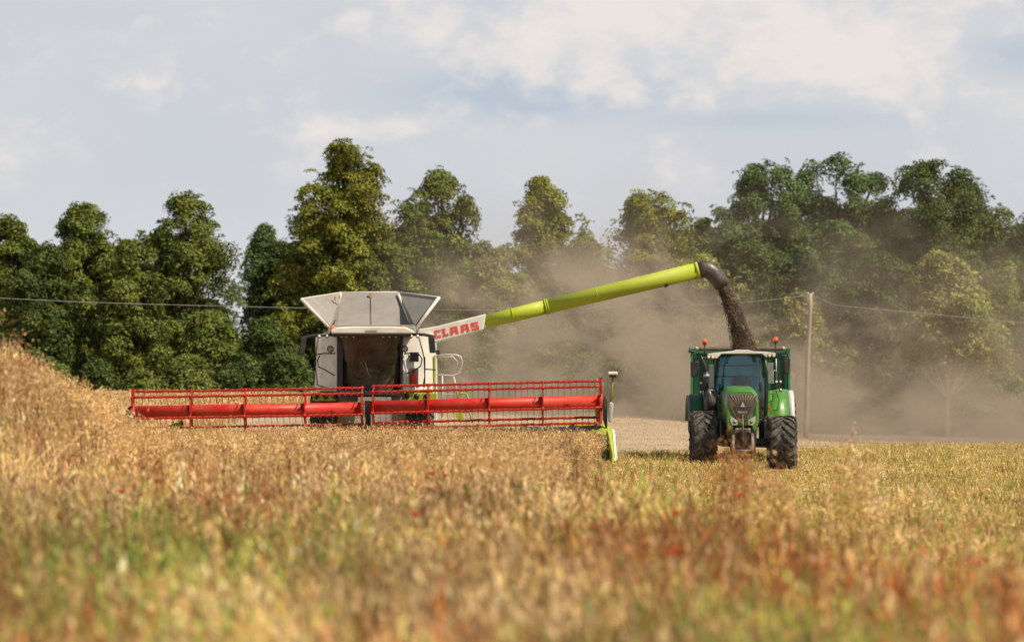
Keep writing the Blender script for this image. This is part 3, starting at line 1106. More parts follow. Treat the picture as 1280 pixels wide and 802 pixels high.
# ------------------------------------------------------------------ wheels
def tyre_mesh(c, R, Wd, lugs=20, lug_h=0.055, steer=0.0, sense=1):
    b = MB()
    h = Wd / 2
    prof = [(-h * .72, R * .56), (-h * .95, R * .62), (-h, R * .76), (-h * .96, R * .90), (-h * .80, R - lug_h), (-h * .4, R - lug_h * .8), (0, R - lug_h * .75),
            (h * .4, R - lug_h * .8), (h * .80, R - lug_h), (h * .96, R * .90), (h, R * .76), (h * .95, R * .62), (h * .72, R * .56)]
    b.lathex((0, 0, 0), prof, 48)
    dl = 2 * math.pi / lugs
    lw = 0.30 * dl
    for k in range(lugs):
        for s in (-1, 1):
            a0 = k * dl + (0.5 * dl if s > 0 else 0)
            rings = []
            for j in range(6):
                t = j / 5
                x = s * (0.03 * h + t * h * 1.0)
                a = a0 - sense * (t ** 0.85) * 0.42
                w = lw * (0.42 + .16 * t)
                ro = R if t < .75 else R - (t - .75) * .42 * Wd
                ri = R - lug_h * 1.5 - (0 if t < .75 else (t - .75) * .6 * Wd)
                ring = []
                for rr, da in ((ri, -w), (ro, -w * .8), (ro, w * .8), (ri, w)):
                    ring.append((x, rr * math.sin(a + da), rr * math.cos(a + da)))
                rings.append(ring)
            for j in range(5):
                b.hexa(rings[j], rings[j + 1])
    # place
    cs, sn = math.cos(steer), math.sin(steer)
    b.v = [(c[0] + x * cs - y * sn, c[1] + x * sn + y * cs, c[2] + z) for x, y, z in b.v]
    return b


def rim_mesh(c, R, Wd, steer=0.0):
    b = MB()
    h = Wd / 2
    for s in (-1, 1):
        b.lathex((0, 0, 0), [(s * h * .74, R * .565), (s * h * .60, R * .50), (s * h * .35, R * .46), (s * h * .2, R * .2), (s * h * .45, R * .16), (s * h * .45, 0.001)], 32)
    for k in range(8):
        a = k * math.pi / 4
        for s in (-1, 1):
            b.ball((s * h * .24, R * .27 * math.sin(a), R * .27 * math.cos(a)), .03, n=6, m=4)
    cs, sn = math.cos(steer), math.sin(steer)
    b.v = [(c[0] + x * cs - y * sn, c[1] + x * sn + y * cs, c[2] + z) for x, y, z in b.v]
    return b


def wheel(parent, c, R, Wd, lugs=20, steer=0.0, rimmat=None, sense=1):
    w = rim_mesh(c, R, Wd, steer).build('wheel', rimmat or rimgrey, parent)
    tyre_mesh(c, R, Wd, lugs, steer=steer, sense=sense).build('tyre', rubber, w)
    return w


# ------------------------------------------------------------------ combine harvester
def combine():
    root = thing('combine_harvester', 'cream and lime combine harvester with open grain tank and wide red reel', 'combine harvester', (PX(465, 114), 114, 0))
    YF = 111.6          # cab front
    YP = 112.6          # shoulder panels
    X = PX
    Z = PZ
    # ---- main body behind the cab
    b = MB()
    b.prismx([(113.4, 0.95), (113.4, 3.42), (116.4, 3.62), (119.6, 3.35), (121.0, 2.6), (121.0, 1.2), (118.0, .85)], X(400, 114), X(541, 114))
    body = b.build('body', cream, root, .04)
    b = MB()
    b.box(X(398, 114) - .012, X(398, 114) + .02, 114.5, 120.5, 1.9, 2.9)
    b.build('side_stripe', lime, body)
    b = MB()
    for k in range(7):
        b.box(X(430, 121) + k * .3, X(430, 121) + .1 + k * .3, 121.0, 121.5, 1.0, 2.2)
    b.build('straw_chopper', black, root, .02)
    # ---- shoulders: angled front panels left and right of the cab
    for s in (0, 1):
        b = MB()
        if s == 0:
            pts = [(X(421, 112.0), 112.0), (X(400, 112.5), 112.75), (X(393, 113.3), 113.5), (X(400, 113.9), 114.2), (X(425, 113.9), 114.2)]
        else:
            pts = [(X(503, 112.0), 112.0), (X(531, 112.4), 112.25), (X(544, 113.2), 113.1), (X(544, 114.), 114.2), (X(505, 113.9), 114.2)]
        n = len(pts)
        z0, z1 = Z(489, 112.5), Z(419, 112.5)
        vs = [(x, y, z0) for x, y in pts] + [(x + (.02 if s == 0 else -.02), y + .08, z1) for x, y in pts]
        fs = [tuple(range(n)), tuple(reversed(range(n, 2 * n)))] + [(i, i + n, (i + 1) % n + n, (i + 1) % n) for i in range(n)]
        b.add(vs, fs)
        sp = b.build('shoulder_panel', cream, root, .03)
        if s == 1:
            # vent, extinguisher niche, lime stripe
            v = MB()
            for k in range(7):
                zz = Z(451, 112.1) + k * .033
                v.box(X(513, 112.1), X(523, 112.1), 112.02, 112.09, zz, zz + .014)
            v.box(X(512.5, 112.1), X(523.5, 112.1), 112.085, 112.11, Z(452, 112.1), Z(440, 112.1))
            v.build('vent', black, sp)
            v = MB()
            v.box(X(512, 112.1), X(523, 112.1), 112.06, 112.10, Z(483, 112.1), Z(460, 112.1))
            v.build('niche', mat('niche_dark', (.10, .085, .07), .7), sp)
            v = MB()
            v.box(X(542.3, 113), X(544.6, 113), 112.95, 113.05, Z(489, 113), Z(444, 113))
            v.build('corner_stripe', lime, sp)
        # seam lines as slim dark gaskets
    b = MB()
    xe, ye = X(517.5, 112), 111.97
    b.tube([(xe, ye, Z(481, 112)), (xe, ye, Z(467, 112)), (xe, ye, Z(465, 112))], [.085, .085, .05], 14)
    ext = b.build('fire_extinguisher', extm, root)
    b = MB()
    b.tube([(xe, ye, Z(465, 112)), (xe, ye, Z(462.5, 112))], .022, 8)
    b.tube([(xe - .05, ye, Z(463, 112)), (xe + .06, ye, Z(462.2, 112))], .012, 6)
    b.build('valve', black, ext)
    # ---- cab
    xl, xr = X(424, YF), X(501, YF)
    zt, zb = Z(419, YF), Z(488, YF)
    b = MB()
    b.box(xl + .02, xr - .02, 113.2, 113.38, zb, zt)        # back wall
    b.box(xl + .02, xr - .02, 111.7, 113.2, zb - .12, zb)     # floor
    cab = b.build('cab', black, root, .01)
    # curved windscreen
    b = MB()
    NX, NZ = 14, 6
    vs = []
    for j in range(NZ + 1):
        for i in range(NX + 1):
            u, v = i / NX, j / NZ
            xx = xl + (xr - xl) * u
            yy = YF + 0.30 * (2 * u - 1) ** 2 + .26 * (1 - v)
            vs.append((xx, yy, zb + (zt - zb) * v))
    b.add(vs, [(j * (NX + 1) + i, j * (NX + 1) + i + 1, (j + 1) * (NX + 1) + i + 1, (j + 1) * (NX + 1) + i) for j in range(NZ) for i in range(NX)], True)
    b.build('windscreen', glass_dirty, cab)
    b = MB()
    b.slab([(xl - .02, YF + .36, zb), (xl - .02, 113.2, zb), (xl - .02, 113.2, zt), (xl - .02, YF + .4, zt)], .012)
    b.build('side_window', glass_dirty, cab)
    b = MB()
    b.slab([(xr + .02, YF + .36, zb), (xr + .02, 113.2, zb), (xr + .02, 113.2, zt), (xr + .02, YF + .4, zt)], .012)
    b.build('side_window', glass_dirty, cab)
    b = MB()
    b.box(X(420.5, YF), X(428, YF), YF + .26, YF + .42, zb - .1, zt)
    b.build('pillar', black, cab, .02)
    b = MB()
    b.box(X(500, YF), X(503.5, YF), YF + .28, YF + .42, zb - .1, zt)
    b.build('pillar', black, cab, .02)
    b = MB()   # wiper
    b.tube([(X(466, YF), YF - .03, zb + .05), (X(456, YF), YF - .03, zb + .75)], .012, 6)
    b.build('wiper', black, cab)
    b = MB()   # seat seen dimly inside
    cx = X(462, 112.6)
    b.box(cx - .28, cx + .28, 112.4, 112.9, zb + .35, zb + .5)
    b.box(cx - .26, cx + .26, 112.85, 113.0, zb + .5, zb + 1.1)
    b.build('seat', mat('seat_fabric', (.06, .05, .05), .9), cab, .05)
    b = MB()
    sw = [(cx + .19 * math.cos(a), 112.1 + .09 * math.sin(a), zb + .62 + .16 * math.sin(a)) for a in np.linspace(0, 2 * math.pi, 17)]
    b.tube(sw, .018, 6, cap=False)
    b.tube([(cx, 112.1, zb + .62), (cx, 111.95, zb)], .035, 8)
    b.build('steering_column', black, cab)
    # roof slab
    b = MB()
    y0 = YF - .25
    top = [(X(413, y0), Z(412.5, y0)), (X(421, y0), Z(409, y0)), (X(440, y0), Z(407.8, y0)), (X(490, y0), Z(407.8, y0)), (X(508, y0), Z(409, y0)), (X(516, y0), Z(412.5, y0)), (X(515, y0), Z(417, y0)), (X(414, y0), Z(417, y0))]
    b.prism(top, y0, 113.6)
    roof = b.build('roof', cream, cab, .035)
    b = MB()
    b.box(X(415, y0), X(514, y0), y0 + .05, 113.3, Z(420.5, y0), Z(417.1, y0))
    b.build('roof_underside', black, cab, .01)
    b = MB()
    b.box(X(457, y0), X(471, y0), y0 - .012, y0 + .01, Z(414.6, y0), Z(412.4, y0))
    b.build('roof_badge', grey, cab)
    # work lights under the roof edge
    for px in (399, 409, 427, 433, 442, 479, 487, 495, 514, 522):
        b = MB()
        xx, zz = X(px, YF - .1), Z(420.2, YF - .1)
        b.tube([(xx, YF - .1, zz), (xx, YF + .02, zz)], [.05, .035], 12)
        wl = b.build('work_light', black, root)
        b = MB()
        b.tube([(xx, YF - .112, zz), (xx, YF - .098, zz)], .038, 12)
        b.build('lens', lampm, wl)
    # beacons
    for px in (416, 504):
        b = MB()
        xx, zz = X(px, YF), Z(413.5, YF)
        b.tube([(xx, YF - .05, zz - .06), (xx, YF - .05, zz)], .075, 14)
        be = b.build('beacon', black, root)
        b = MB()
        b.tube([(xx, YF - .05, zz), (xx, YF - .05, zz + .09), (xx, YF - .05, zz + .13)], [.07, .066, .035], 14)
        b.build('beacon_lens', orange, be)
    # mirror arms with the long mirrors
    for s, arm, mp in ((0, [(415, 418), (395, 419), (379, 422), (377, 424)], (373.5, 380, 422, 443)),
                       (1, [(513, 418), (530, 418), (541, 420), (543, 422)], (537, 545, 421, 441))):
        b = MB()
        b.tube([P(a, c, YF + .1) for a, c in arm], .042, 8)
        ar = b.build('mirror_arm', black, root)
        b = MB()
        a0, a1, c0, c1 = mp
        yy = YF - .02
        k = 3 if s == 0 else -2
        b.prism([(X(a0, yy), Z(c1, yy)), (X(a1, yy), Z(c1, yy)), (X(a1 + k, yy), Z(c0, yy)), (X(a0 + k, yy), Z(c0, yy))], yy, yy + .14)
        b.box(X(371 if s == 0 else 545, yy), X(379 if s == 0 else 550, yy), yy + .02, yy + .12, Z(443, yy), Z(437, yy))
        mi = b.build('mirror_housing', black, ar, .02)
        b = MB()
        b.prism([(X(a0 + .8, yy), Z(c1 - 1, yy)), (X(a1 - .8, yy), Z(c1 - 1, yy)), (X(a1 - .8 + k, yy), Z(c0 + 1, yy)), (X(a0 + .8 + k, yy), Z(c0 + 1, yy))], yy + .141, yy + .150)
        b.build('mirror_glass', silver, ar)
    # black hand rails on the shoulders and little round mirrors
    y_ = 111.85
    R1 = [[(398, 421), (395, 440), (394.5, 462), (397, 481), (408, 484.5)], [(395.5, 443), (405, 441.5), (419, 441.5)], [(400, 444), (397, 450), (398, 458), (408, 463), (418, 469)]]
    R2 = [[(523, 420), (527, 434), (530, 446), (531, 470), (529, 481), (520, 484)], [(505, 442), (515, 441), (524, 443), (527.5, 448), (526, 457), (518, 463), (507, 467)], [(531, 446), (531, 484)], [(530, 461), (545, 462)]]
    for rr in (R1, R2):
        b = MB()
        for line in rr:
            b.tube([P(a, c, y_) for a, c in line], .017, 6)
        b.build('hand_rail', black, root)
    for px in (413, 506):
        b = MB()
        b.tube([(X(px, y_), y_ - .03, Z(436, y_)), (X(px, y_), y_ + .03, Z(436, y_))], .09, 16)
        b.tube([(X(px, y_), y_, Z(438, y_)), (X(px + 1, y_), y_ + .2, Z(442, y_))], .015, 6)
        o = b.build('round_mirror', black, root)
        b = MB()
        b.tube([(X(px, y_), y_ - .036, Z(436, y_)), (X(px, y_), y_ - .031, Z(436, y_))], .07, 16)
        b.build('mirror_glass', mat('mirror_face', (.35, .33, .30), .25, .4), o)
    # ladder rails on the right
    b = MB()
    yl = 113.3
    b.tube([P(a, c, yl) for a, c in [(545, 444.5), (560, 443), (571, 443.5), (576, 446), (578, 452), (576, 461), (573, 467), (565, 469.5), (546, 468)]], .021, 7)
    b.tube([P(a, c, yl + .6) for a, c in [(546, 447), (566, 445.5), (572, 452), (571, 464)]], .016, 6)
    b.tube([P(a, c, yl) for a, c in [(567, 470), (570, 482), (572, 500)]], .018, 6)
    b.tube([P(a, c, yl) for a, c in [(553, 468.5), (553, 520)]], .018, 6)
    b.tube([P(546, 447, yl + .6), P(546, 446, yl)], .016, 6)
    lad = b.build('ladder', alu, root)
    b = MB()
    for py in (492, 502, 512):
        b.slab([P(553, py, yl), P(572, py, yl), P(572, py, yl + .3), P(553, py, yl + .3)], .03)
    b.build('ladder_step', alu, lad)
    b = MB()
    b.tube([P(a, c, yl - .3) for a, c in [(573, 500), (572, 494), (577, 491), (583, 492), (586, 500), (587, 515), (590, 528)]], .022, 7)
    b.slab([P(568, 512, yl - .3), P(576, 512, yl - .3), P(581, 527, yl - .3), P(572, 527, yl - .3)], .05)
    b.build('lime_step_guard', lime, root)
    # lime lamp panels above the front wheels
    for a0, a1 in ((391, 421), (504, 546)):
        b = MB()
        yy = 112.15
        b.box(X(a0, yy), X(a1, yy), yy, yy + .5, Z(501, yy), Z(490.5, yy))
        pan = b.build('lamp_panel', lime, root, .03)
        n = 3
        for k in range(n):
            c = a0 + 4.5 + k * ((min(a1, a0 + 32) - a0 - 7) / (n - 1) if n > 1 else 0)
            b = MB()
            b.tube([(X(c, yy), yy - .03, Z(495, yy)), (X(c, yy), yy + .02, Z(495, yy))], .075, 14)
            h = b.build('headlight', black, pan)
    # lower front: feeder house
    b = MB()
    b.prismx([(108.9, .72), (108.9, 1.18), (112.2, 1.95), (112.4, 1.3)], X(446, 111), X(488, 111))
    b.build('feeder_house', mat('feeder_dusty', (.12, .10, .08), .7, dust=.6, dustcol=(.26, .20, .13)), root, .02)
    b = MB()
    b.box(X(424, 112), X(502, 112), 111.95, 112.6, Z(501, 112), Z(489, 112))
    b.build('front_skirt', mat('skirt_dusty', (.13, .115, .09), .7, dust=.5, dustcol=(.22, .18, .13)), root, .02)
    b = MB()
    b.tube([(X(400, 113.6), 113.6, .98), (X(540, 113.6), 113.6, .98)], .16, 12)
    b.build('front_axle', black, root)
    wheel(root, (X(406, 113.6), 113.6, .96), 1.0, .72, 22, rimmat=limerim)
    wheel(root, (X(525, 113.6), 113.6, .96), 1.0, .72, 22, rimmat=limerim)
    wheel(root, (X(412, 119.6), 119.6, .66), .7, .5, 18, rimmat=limerim)
    wheel(root, (X(524, 119.6), 119.6, .66), .7, .5, 18, rimmat=limerim)
    # ---- grain tank extension: flaps folded out
    A = [P(376.5, 373.5, 115.3), P(427, 365.5, 117.2), P(421, 410, 116.0), P(412, 410, 114.9)]
    B_ = [P(427, 365.5, 117.2), P(497, 365, 117.2), P(511, 410, 116.0), P(421, 410, 116.0)]
    C_ = [P(497, 365, 117.2), P(549, 371.5, 115.3), P(520, 410, 114.9), P(511, 410, 116.0)]
    tankp = MB().box(X(412, 115), X(520, 115), 113.8, 116.4, 3.3, Z(408.5, 115)).build('grain_tank', tank, root, .03)
    for q in (A, B_, C_):
        MB().slab(q, .035).build('tank_flap', tank, tankp)
    FF = [P(412, 409.5, 114.9), P(520, 409.5, 114.9), P(519, 406.5, 114.85), P(413, 406.5, 114.85)]
    MB().slab(FF, .03).build('tank_flap', tank, tankp)
    b = MB()
    b.tube([A[0], A[3]], [.045, .04], 6)
    b.tube([C_[1], C_[2]], [.05, .045], 6)
    b.tube([B_[0], B_[1]], .022, 6)
    b.tube([A[0], A[1]], .022, 6)
    b.tube([C_[0], C_[1]], .022, 6)
    b.tube([P(426, 367, 117.05), P(418.5, 400, 116.0)], .03, 6)
    b.tube([P(497.5, 367, 117.05), P(514, 405, 115.9)], .045, 6)
    b.build('flap_edge', cream, tankp)
    b = MB()
    for q, r in (((P(382, 376.5, 115.38), P(413.5, 408.5, 114.98)), .018), ((P(544, 374, 115.38), P(518.5, 408, 114.98)), .018),
                 ((P(463, 367, 117.10), P(464, 406, 116.0)), .008), ((P(418, 400, 115.8), P(414.5, 410, 115)), .035)):
        b = MB()
        b.tube(q, r, 6)
        b.build('flap_seal', black, tankp)
    b = MB()
    for px, py in ((418.5, 373), (424.5, 371.5), (415.5, 394), (419.5, 391.5), (462, 368.5)):
        p = P(px, py, 116.3 if px < 440 else 117.0)
        b.box(p.x - .022, p.x + .022, p.y - .03, p.y + .03, p.z - .055, p.z + .055)
    b.build('orange_clip', mat('clip_orange', (.50, .23, .03), .6), tankp)
    # ---- unloading auger: cream sleeve, two lime tubes, dark elbow
    ya = 115.9
    b = MB()
    b.prism([(X(505, ya), Z(414.5, ya)), (X(545, ya), Z(408, ya)), (X(607.5, ya), Z(392.3, ya)), (X(604.5, ya), Z(412.2, ya)), (X(547, ya), Z(427.5, ya)), (X(505, ya), Z(434, ya))], ya - .25, ya + .25)
    sleeve = b.build('auger_sleeve', white, root, .03)
    slope = math.atan2(12, 57)
    ca, sa = math.cos(slope), math.sin(slope)
    mpp = ya / F

    def glyph(mb, rects, u0, w, h):
        yy = ya - .255
        ox, oz = X(545.5, yy), Z(422.6, yy)
        for x0, z0, x1, z1, sk0, sk1 in rects:
            pts = []
            for gx, gz in ((x0 + sk0, z0), (x1 + sk0, z0), (x1 + sk1, z1), (x0 + sk1, z1)):
                uu = (u0 + gx * w) * mpp
                vv = gz * h * mpp
                pts.append((ox + uu * ca - vv * sa, oz + uu * sa + vv * ca))
            mb.prism(pts, yy - .006, yy + .004)
    G = {
        'C': [(0, 0, .38, 1, 0, 0), (.381, 0, 1, .25, 0, 0), (.381, .75, 1, 1, 0, 0), (.8, .251, 1, .34, 0, 0), (.8, .66, 1, .749, 0, 0)],
        'L': [(.15, 0, .55, 1, 0, 0), (0, .82, .149, 1, 0, 0), (.551, 0, 1, .22, 0, 0), (.82, .221, 1, .34, 0, 0), (.551, .82, .68, 1, 0, 0), (0, 0, .149, .2, 0, 0)],
        'A': [(0, 0, .34, 1, 0, .16), (.66, 0, 1, 1, 0, -.06), (.35, .3, .65, .5, .02, .04), (.50, .8, .62, 1, 0, 0)],
        'S': [(0, 0, 1, .24, 0, 0), (.66, .241, 1, .40, 0, 0), (0, .401, 1, .60, 0, 0), (0, .601, .36, .76, 0, 0), (0, .761, 1, 1, 0, 0)],
    }
    for ch, u0, w in (('C', -1.2, 7.2), ('L', 8.0, 7.8), ('A', 17.8, 11), ('A', 31.4, 11.4), ('S', 45.4, 9.4)):
        mb = MB()
        glyph(mb, G[ch], u0, w, 9.8)
        mb.build('letter', letter_red, sleeve)
    a0, a1, a2 = P(606, 402.3, ya), P(683.5, 383.3, ya), P(873.5, 337.6, ya)
    b = MB()
    b.tube([a0, a0.lerp(a1, .5), a1], [.185, .19, .195], 24)
    tb = b.build('auger_tube', lime, root)
    b = MB()
    b.tube([a1, a1.lerp(a2, .5), a2], [.197, .208, .222], 24)
    for_t2 = b.build('auger_tube', lime, root)
    b = MB()
    d = (a2 - a1).normalized()
    b.tube([a1 - d * .045, a1 - d * .01], .222, 24)
    b.tube([a1 + d * .01, a1 + d * .045], .222, 24)
    for q_ in (a0.lerp(a1, .45), a1.lerp(a2, .33), a1.lerp(a2, .68)):
        b.tube([q_ - d * .012, q_ + d * .012], .2125, 24)
    b.tube([a2 - d * .09, a2 + d * .0], .236, 24)
    b.build('collar', lime, tb)
    b = MB()
    b.tube([P(834, 352, ya - .1), P(833, 357, ya - .12), P(831, 359, ya - .12)], [.03, .05, .02], 6)
    b.tube([P(846, 350, ya), P(834, 354, ya - .1)], .018, 5)
    b.build('spout_camera', black, for_t2)
    b = MB()
    el = [(873.5, 337.5), (879, 336.4), (885, 337.2), (890, 340.6), (895, 345.8), (899, 351), (903, 357.5)]
    b.tube([P(a, c, ya) for a, c in el], [.225, .236, .242, .24, .232, .228, .22], 24, cap=False)
    sp = b.build('spout_elbow', hose, root)
    sol = sp.modifiers.new('wall', 'SOLIDIFY')
    sol.thickness = .03
    return root


def zc(x):
    """height of the reel axis along the header (two halves, both rising slightly to the right)"""
    L0, L1, R0, R1 = PX(165, 108), PX(455, 108), PX(463, 108), PX(750, 108)
    if x < (L1 + R0) / 2:
        return 1.43 + (x - L0) / (L1 - L0) * .10
    return 1.565 + (x - R0) / (R1 - R0) * .145


def header(root):
    global ORG
    ORG = Vector(root.location)
    Y0 = 108.0
    X = lambda px: PX(px, Y0)
    fr = MB()
    # trough, floor and back wall (low), lime
    xl, xr = X(163), X(757)

    def zoff(x):
        return zc(x) - 1.62
    n = 12
    for i in range(n):
        x0, x1 = xl + (xr - xl) * i / n, xl + (xr - xl) * (i + 1) / n
        ring = lambda x: [(x, 107.35, .50 + zoff(x)), (x, 108.9, .42 + zoff(x)), (x, 109.15, 1.02 + zoff(x)), (x, 109.08, 1.06 + zoff(x)), (x, 108.80, .5 + zoff(x)), (x, 107.35, .55 + zoff(x))]
        a, b_ = ring(x0), ring(x1)
        k = len(a)
        fr.add(a + b_, [tuple(range(k)), tuple(reversed(range(k, 2 * k)))] + [(j, j + k, (j + 1) % k + k, (j + 1) % k) for j in range(k)])
    head = fr.build('cutting_header', lime, root)
    # intake auger in the trough
    b = MB()
    za = .86
    b.tube([(xl + .1, 108.45, za + zoff(xl)), (xr - .1, 108.45, za + zoff(xr))], .17, 14)
    N = 260
    pts_i, pts_o = [], []
    for i in range(N + 1):
        x = xl + .15 + (xr - xl - .3) * i / N
        a = (x if x < (xl + xr) / 2 else (xl + xr) - x) * 2 * math.pi / .6
        pts_i.append((x, 108.45 + .16 * math.cos(a), za + zoff(x) + .16 * math.sin(a)))
        pts_o.append((x, 108.45 + .27 * math.cos(a), za + zoff(x) + .27 * math.sin(a)))
    vs = pts_i + pts_o
    b.add(vs, [(i, i + 1, i + 2 + N, i + 1 + N) for i in range(N)])
    b.build('intake_auger', grey, head)
    b = MB()
    for k in range(150):
        x = xl + .1 + (xr - xl - .2) * k / 149
        b.add([(x - .02, 107.36, .53 + zoff(x)), (x + .02, 107.36, .53 + zoff(x)), (x, 107.24, .53 + zoff(x)), (x, 107.36, .555 + zoff(x))], [(0, 1, 2), (0, 2, 3), (1, 3, 2)])
    o = b.build('knife_bar', black, head)
    # end frames: red tall plates
    for px, zt, zb_, w in ((166.2, 484.5, 541, 5.2), (750.6, 471.3, 530, 5.0)):
        b = MB()
        x = X(px)
        wd = w / 49.4 / 2
        z1, z0 = PZ(zt, Y0), PZ(zb_, Y0)
        b.prismx([(107.95, z0), (108.08, z0), (108.10, (z0 + z1) / 2 - .1), (108.12, (z0 + z1) / 2 + .1), (108.05, z1), (107.97, z1)], x - wd * .75, x + wd * .75)
        b.tube([(x - wd, Y0, zc(x)), (x + wd, Y0, zc(x))], .22, 18)
        for k in range(6):
            a = math.radians(75 + 60 * k)
            b.slab([(x, Y0 + .04, zc(x)), (x, Y0 + .56 * math.cos(a) + .04, zc(x) + .56 * math.sin(a)), (x, Y0 + .56 * math.cos(a) - .04, zc(x) + .56 * math.sin(a)), (x, Y0 - .04, zc(x))], .03)
        b.build('reel_end_plate', red, head)
    # the reel in two halves
    for x0, x1, spid in ((X(168.5), X(454.5), (239, 306.5, 381.5, 452.5)), (X(464.5), X(749), (466.5, 535, 611.5, 678.5))):
        b = MB()
        b.tube([(x0, Y0, zc(x0)), (x1, Y0, zc(x1))], .165, 20)
        tube = b.build('reel_tube', red_tube, head)
        # darker sleeves stand for shadow bands; discs added to cast shade on the tube
        for px in spid:
            x = X(px)
            b = MB()
            b.tube([(x - .10, Y0, zc(x - .10)), (x - .03, Y0, zc(x))], .172, 20)
            b.tube([(x - .03, Y0, zc(x)), (x + .005, Y0, zc(x))], .30, 24)
            b.build('clamp', red, tube)
        for px in spid:
            x = X(px)
            b = MB()
            c = zc(x)
            tips = []
            for k in range(6):
                a = math.radians(75 + 60 * k)
                tips.append((x, Y0 + .55 * math.cos(a), c + .55 * math.sin(a)))
            for k in range(6):
                p, q = Vector(tips[k]), Vector(tips[(k + 1) % 6])
                d = (p - Vector((x, Y0, c))).normalized()
                s = Vector((0, -d.z, d.y)) * .032
                ctr = Vector((x, Y0, c))
                b.slab([ctr + s, p + s * .7, p - s * .7, ctr - s], .045)
                b.tube([p, q], .014, 5)
                b.ball(p, .05, n=8, m=5)
            b.build('reel_spider', red, head)
        rng = random.Random(int(x0 * 10))
        for k in range(6):
            a = math.radians(75 + 60 * k)
            dy, dz = .55 * math.cos(a), .55 * math.sin(a)
            b = MB()
            n = 30
            pts = []
            for i in range(n + 1):
                x = x0 + (x1 - x0) * i / n
                pts.append((x, Y0 + dy, zc(x) + dz + .006 * math.sin(i * 1.9) + rng.uniform(-.004, .004)))
            b.tube(pts, .032, 7)
            m = int((x1 - x0) / .155)
            t = MB()
            for i in range(m):
                x = x0 + .07 + i * .155
                z = zc(x) + dz
                b.box(x - .022, x + .022, Y0 + dy - .036, Y0 + dy + .036, z - .042, z + .032)
                w = .005
                zz0, zz1 = z - .04, z - .19
                yq = Y0 + dy
                t.add([(x - w, yq - w, zz0), (x + w, yq - w, zz0), (x + w, yq + w, zz0), (x - w, yq + w, zz0), (x - w + .008, yq + .05, zz1), (x + w + .008, yq + .05, zz1), (x + w + .008, yq + .06, zz1), (x - w + .008, yq + .06, zz1)],
                      [(0, 1, 5, 4), (1, 2, 6, 5), (2, 3, 7, 6), (3, 0, 4, 7)])
            bat = b.build('reel_bat', red, head)
            t.build('tines', mat('tine_steel', (.10, .085, .07), .6), bat, kind='stuff')
    # middle and end arms that carry the reel
    b = MB()
    xm = X(459)
    b.tube([(xm, Y0, zc(X(455)) + .02), (xm, 108.7, 1.35), (xm, 109.15, 1.0)], [.06, .07, .08], 8)
    b.box(xm - .06, xm + .06, Y0 - .12, Y0 + .12, zc(xm) - .25, zc(xm) + .18)
    b.tube([(xm - .03, Y0 - .1, zc(xm) - .2), (xm + .05, Y0 + .1, .85)], .03, 6)
    b.build('centre_drive', black, head, .01)
    for pa, pb, yb in ((172, 166, 109.1), (745, 751, 109.1)):
        b = MB()
        b.hexa([(X(pa) - .04, Y0, zc(X(pa)) - .1), (X(pa) + .04, Y0, zc(X(pa)) - .1), (X(pa) + .04, Y0, zc(X(pa)) + .06), (X(pa) - .04, Y0, zc(X(pa)) + .06)],
               [(X(pb) - .04, yb, .75), (X(pb) + .04, yb, .75), (X(pb) + .04, yb, 1.02), (X(pb) - .04, yb, 1.02)])
        b.build('reel_arm', lime, head)
    # lime strut plates seen low behind the reel
    b = MB()
    b.prism([(X(204), PZ(533, Y0)), (X(217), PZ(528, Y0)), (X(224), PZ(524, Y0)), (X(225), PZ(533, Y0))], 108.7, 108.76)
    b.build('strut_plate', lime, head)
    b = MB()
    b.prism([(X(223), PZ(531, Y0)), (X(225), PZ(523, Y0)), (X(227.5), PZ(532, Y0))], 108.64, 108.69)
    b.build('strut_bracket', black, head)
    b = MB()
    b.slab([P(716, 549, 107.9), P(742, 536, 107.9), P(747, 538, 107.9), P(722, 552, 107.9)], .05)
    b.slab([P(640, 541, 109.2), P(757, 538, 109.2), P(757, 545, 109.2), P(640, 547, 109.2)], .04)
    b.build('strut_plate', lime, head)
    # left end: dark drive case and divider
    b = MB()
    b.prism([(X(157), PZ(512, Y0)), (X(162.5), PZ(507, Y0)), (X(163), PZ(532, Y0)), (X(158), PZ(529, Y0))], 107.9, 108.4)
    b.build('drive_case', black, head, .03)
    b = MB()
    b.prismx([(106.3, .35), (107.2, .9), (109.0, 1.1), (109.0, .4), (107.0, .25)], X(160) - .06, X(160) + .06)
    b.build('crop_divider', lime, head, .02)
    # right end: lime and white divider nose, guard, antenna post
    xr = X(757)
    yd = 107.2
    XD = lambda px: PX(px, yd)
    b = MB()
    b.hexa([(XD(763.5), 106.2, .22), (XD(767), 106.2, .22), (XD(766.5), 106.3, .42), (XD(764), 106.3, .42)],
           [(XD(760), 107.3, .24), (XD(768), 107.3, .24), (XD(765.5), 107.5, .98), (XD(759), 107.5, 1.03)])
    b.hexa([(XD(760), 107.305, .24), (XD(768), 107.305, .24), (XD(765.5), 107.505, .98), (XD(759), 107.505, 1.03)],
           [(XD(758), 109.1, .34), (XD(768), 109.1, .34), (XD(765), 109.1, 1.08), (XD(754), 109.1, 1.12)])
    b.slab([P(742, 539, 107.5), P(752, 534.5, 107.5), P(766, 537, 107.5), P(757, 546, 107.4)], .05)
    dv = b.build('crop_divider', lime, head, .02)
    b = MB()
    b.hexa([(XD(766.5), 106.25, .24), (XD(768.5), 106.25, .24), (XD(768), 106.3, .40), (XD(767), 106.3, .40)],
           [(XD(768.2), 107.4, .26), (XD(772.5), 107.4, .28), (XD(769.5), 107.5, .92), (XD(766), 107.5, .96)])
    b.hexa([(XD(768.2), 107.405, .26), (XD(772.5), 107.405, .28), (XD(769.5), 107.505, .92), (XD(766), 107.505, .96)],
           [(XD(768.2), 109.0, .34), (XD(772), 109.0, .34), (XD(770), 109.0, 1.0), (XD(765.5), 109.0, 1.02)])
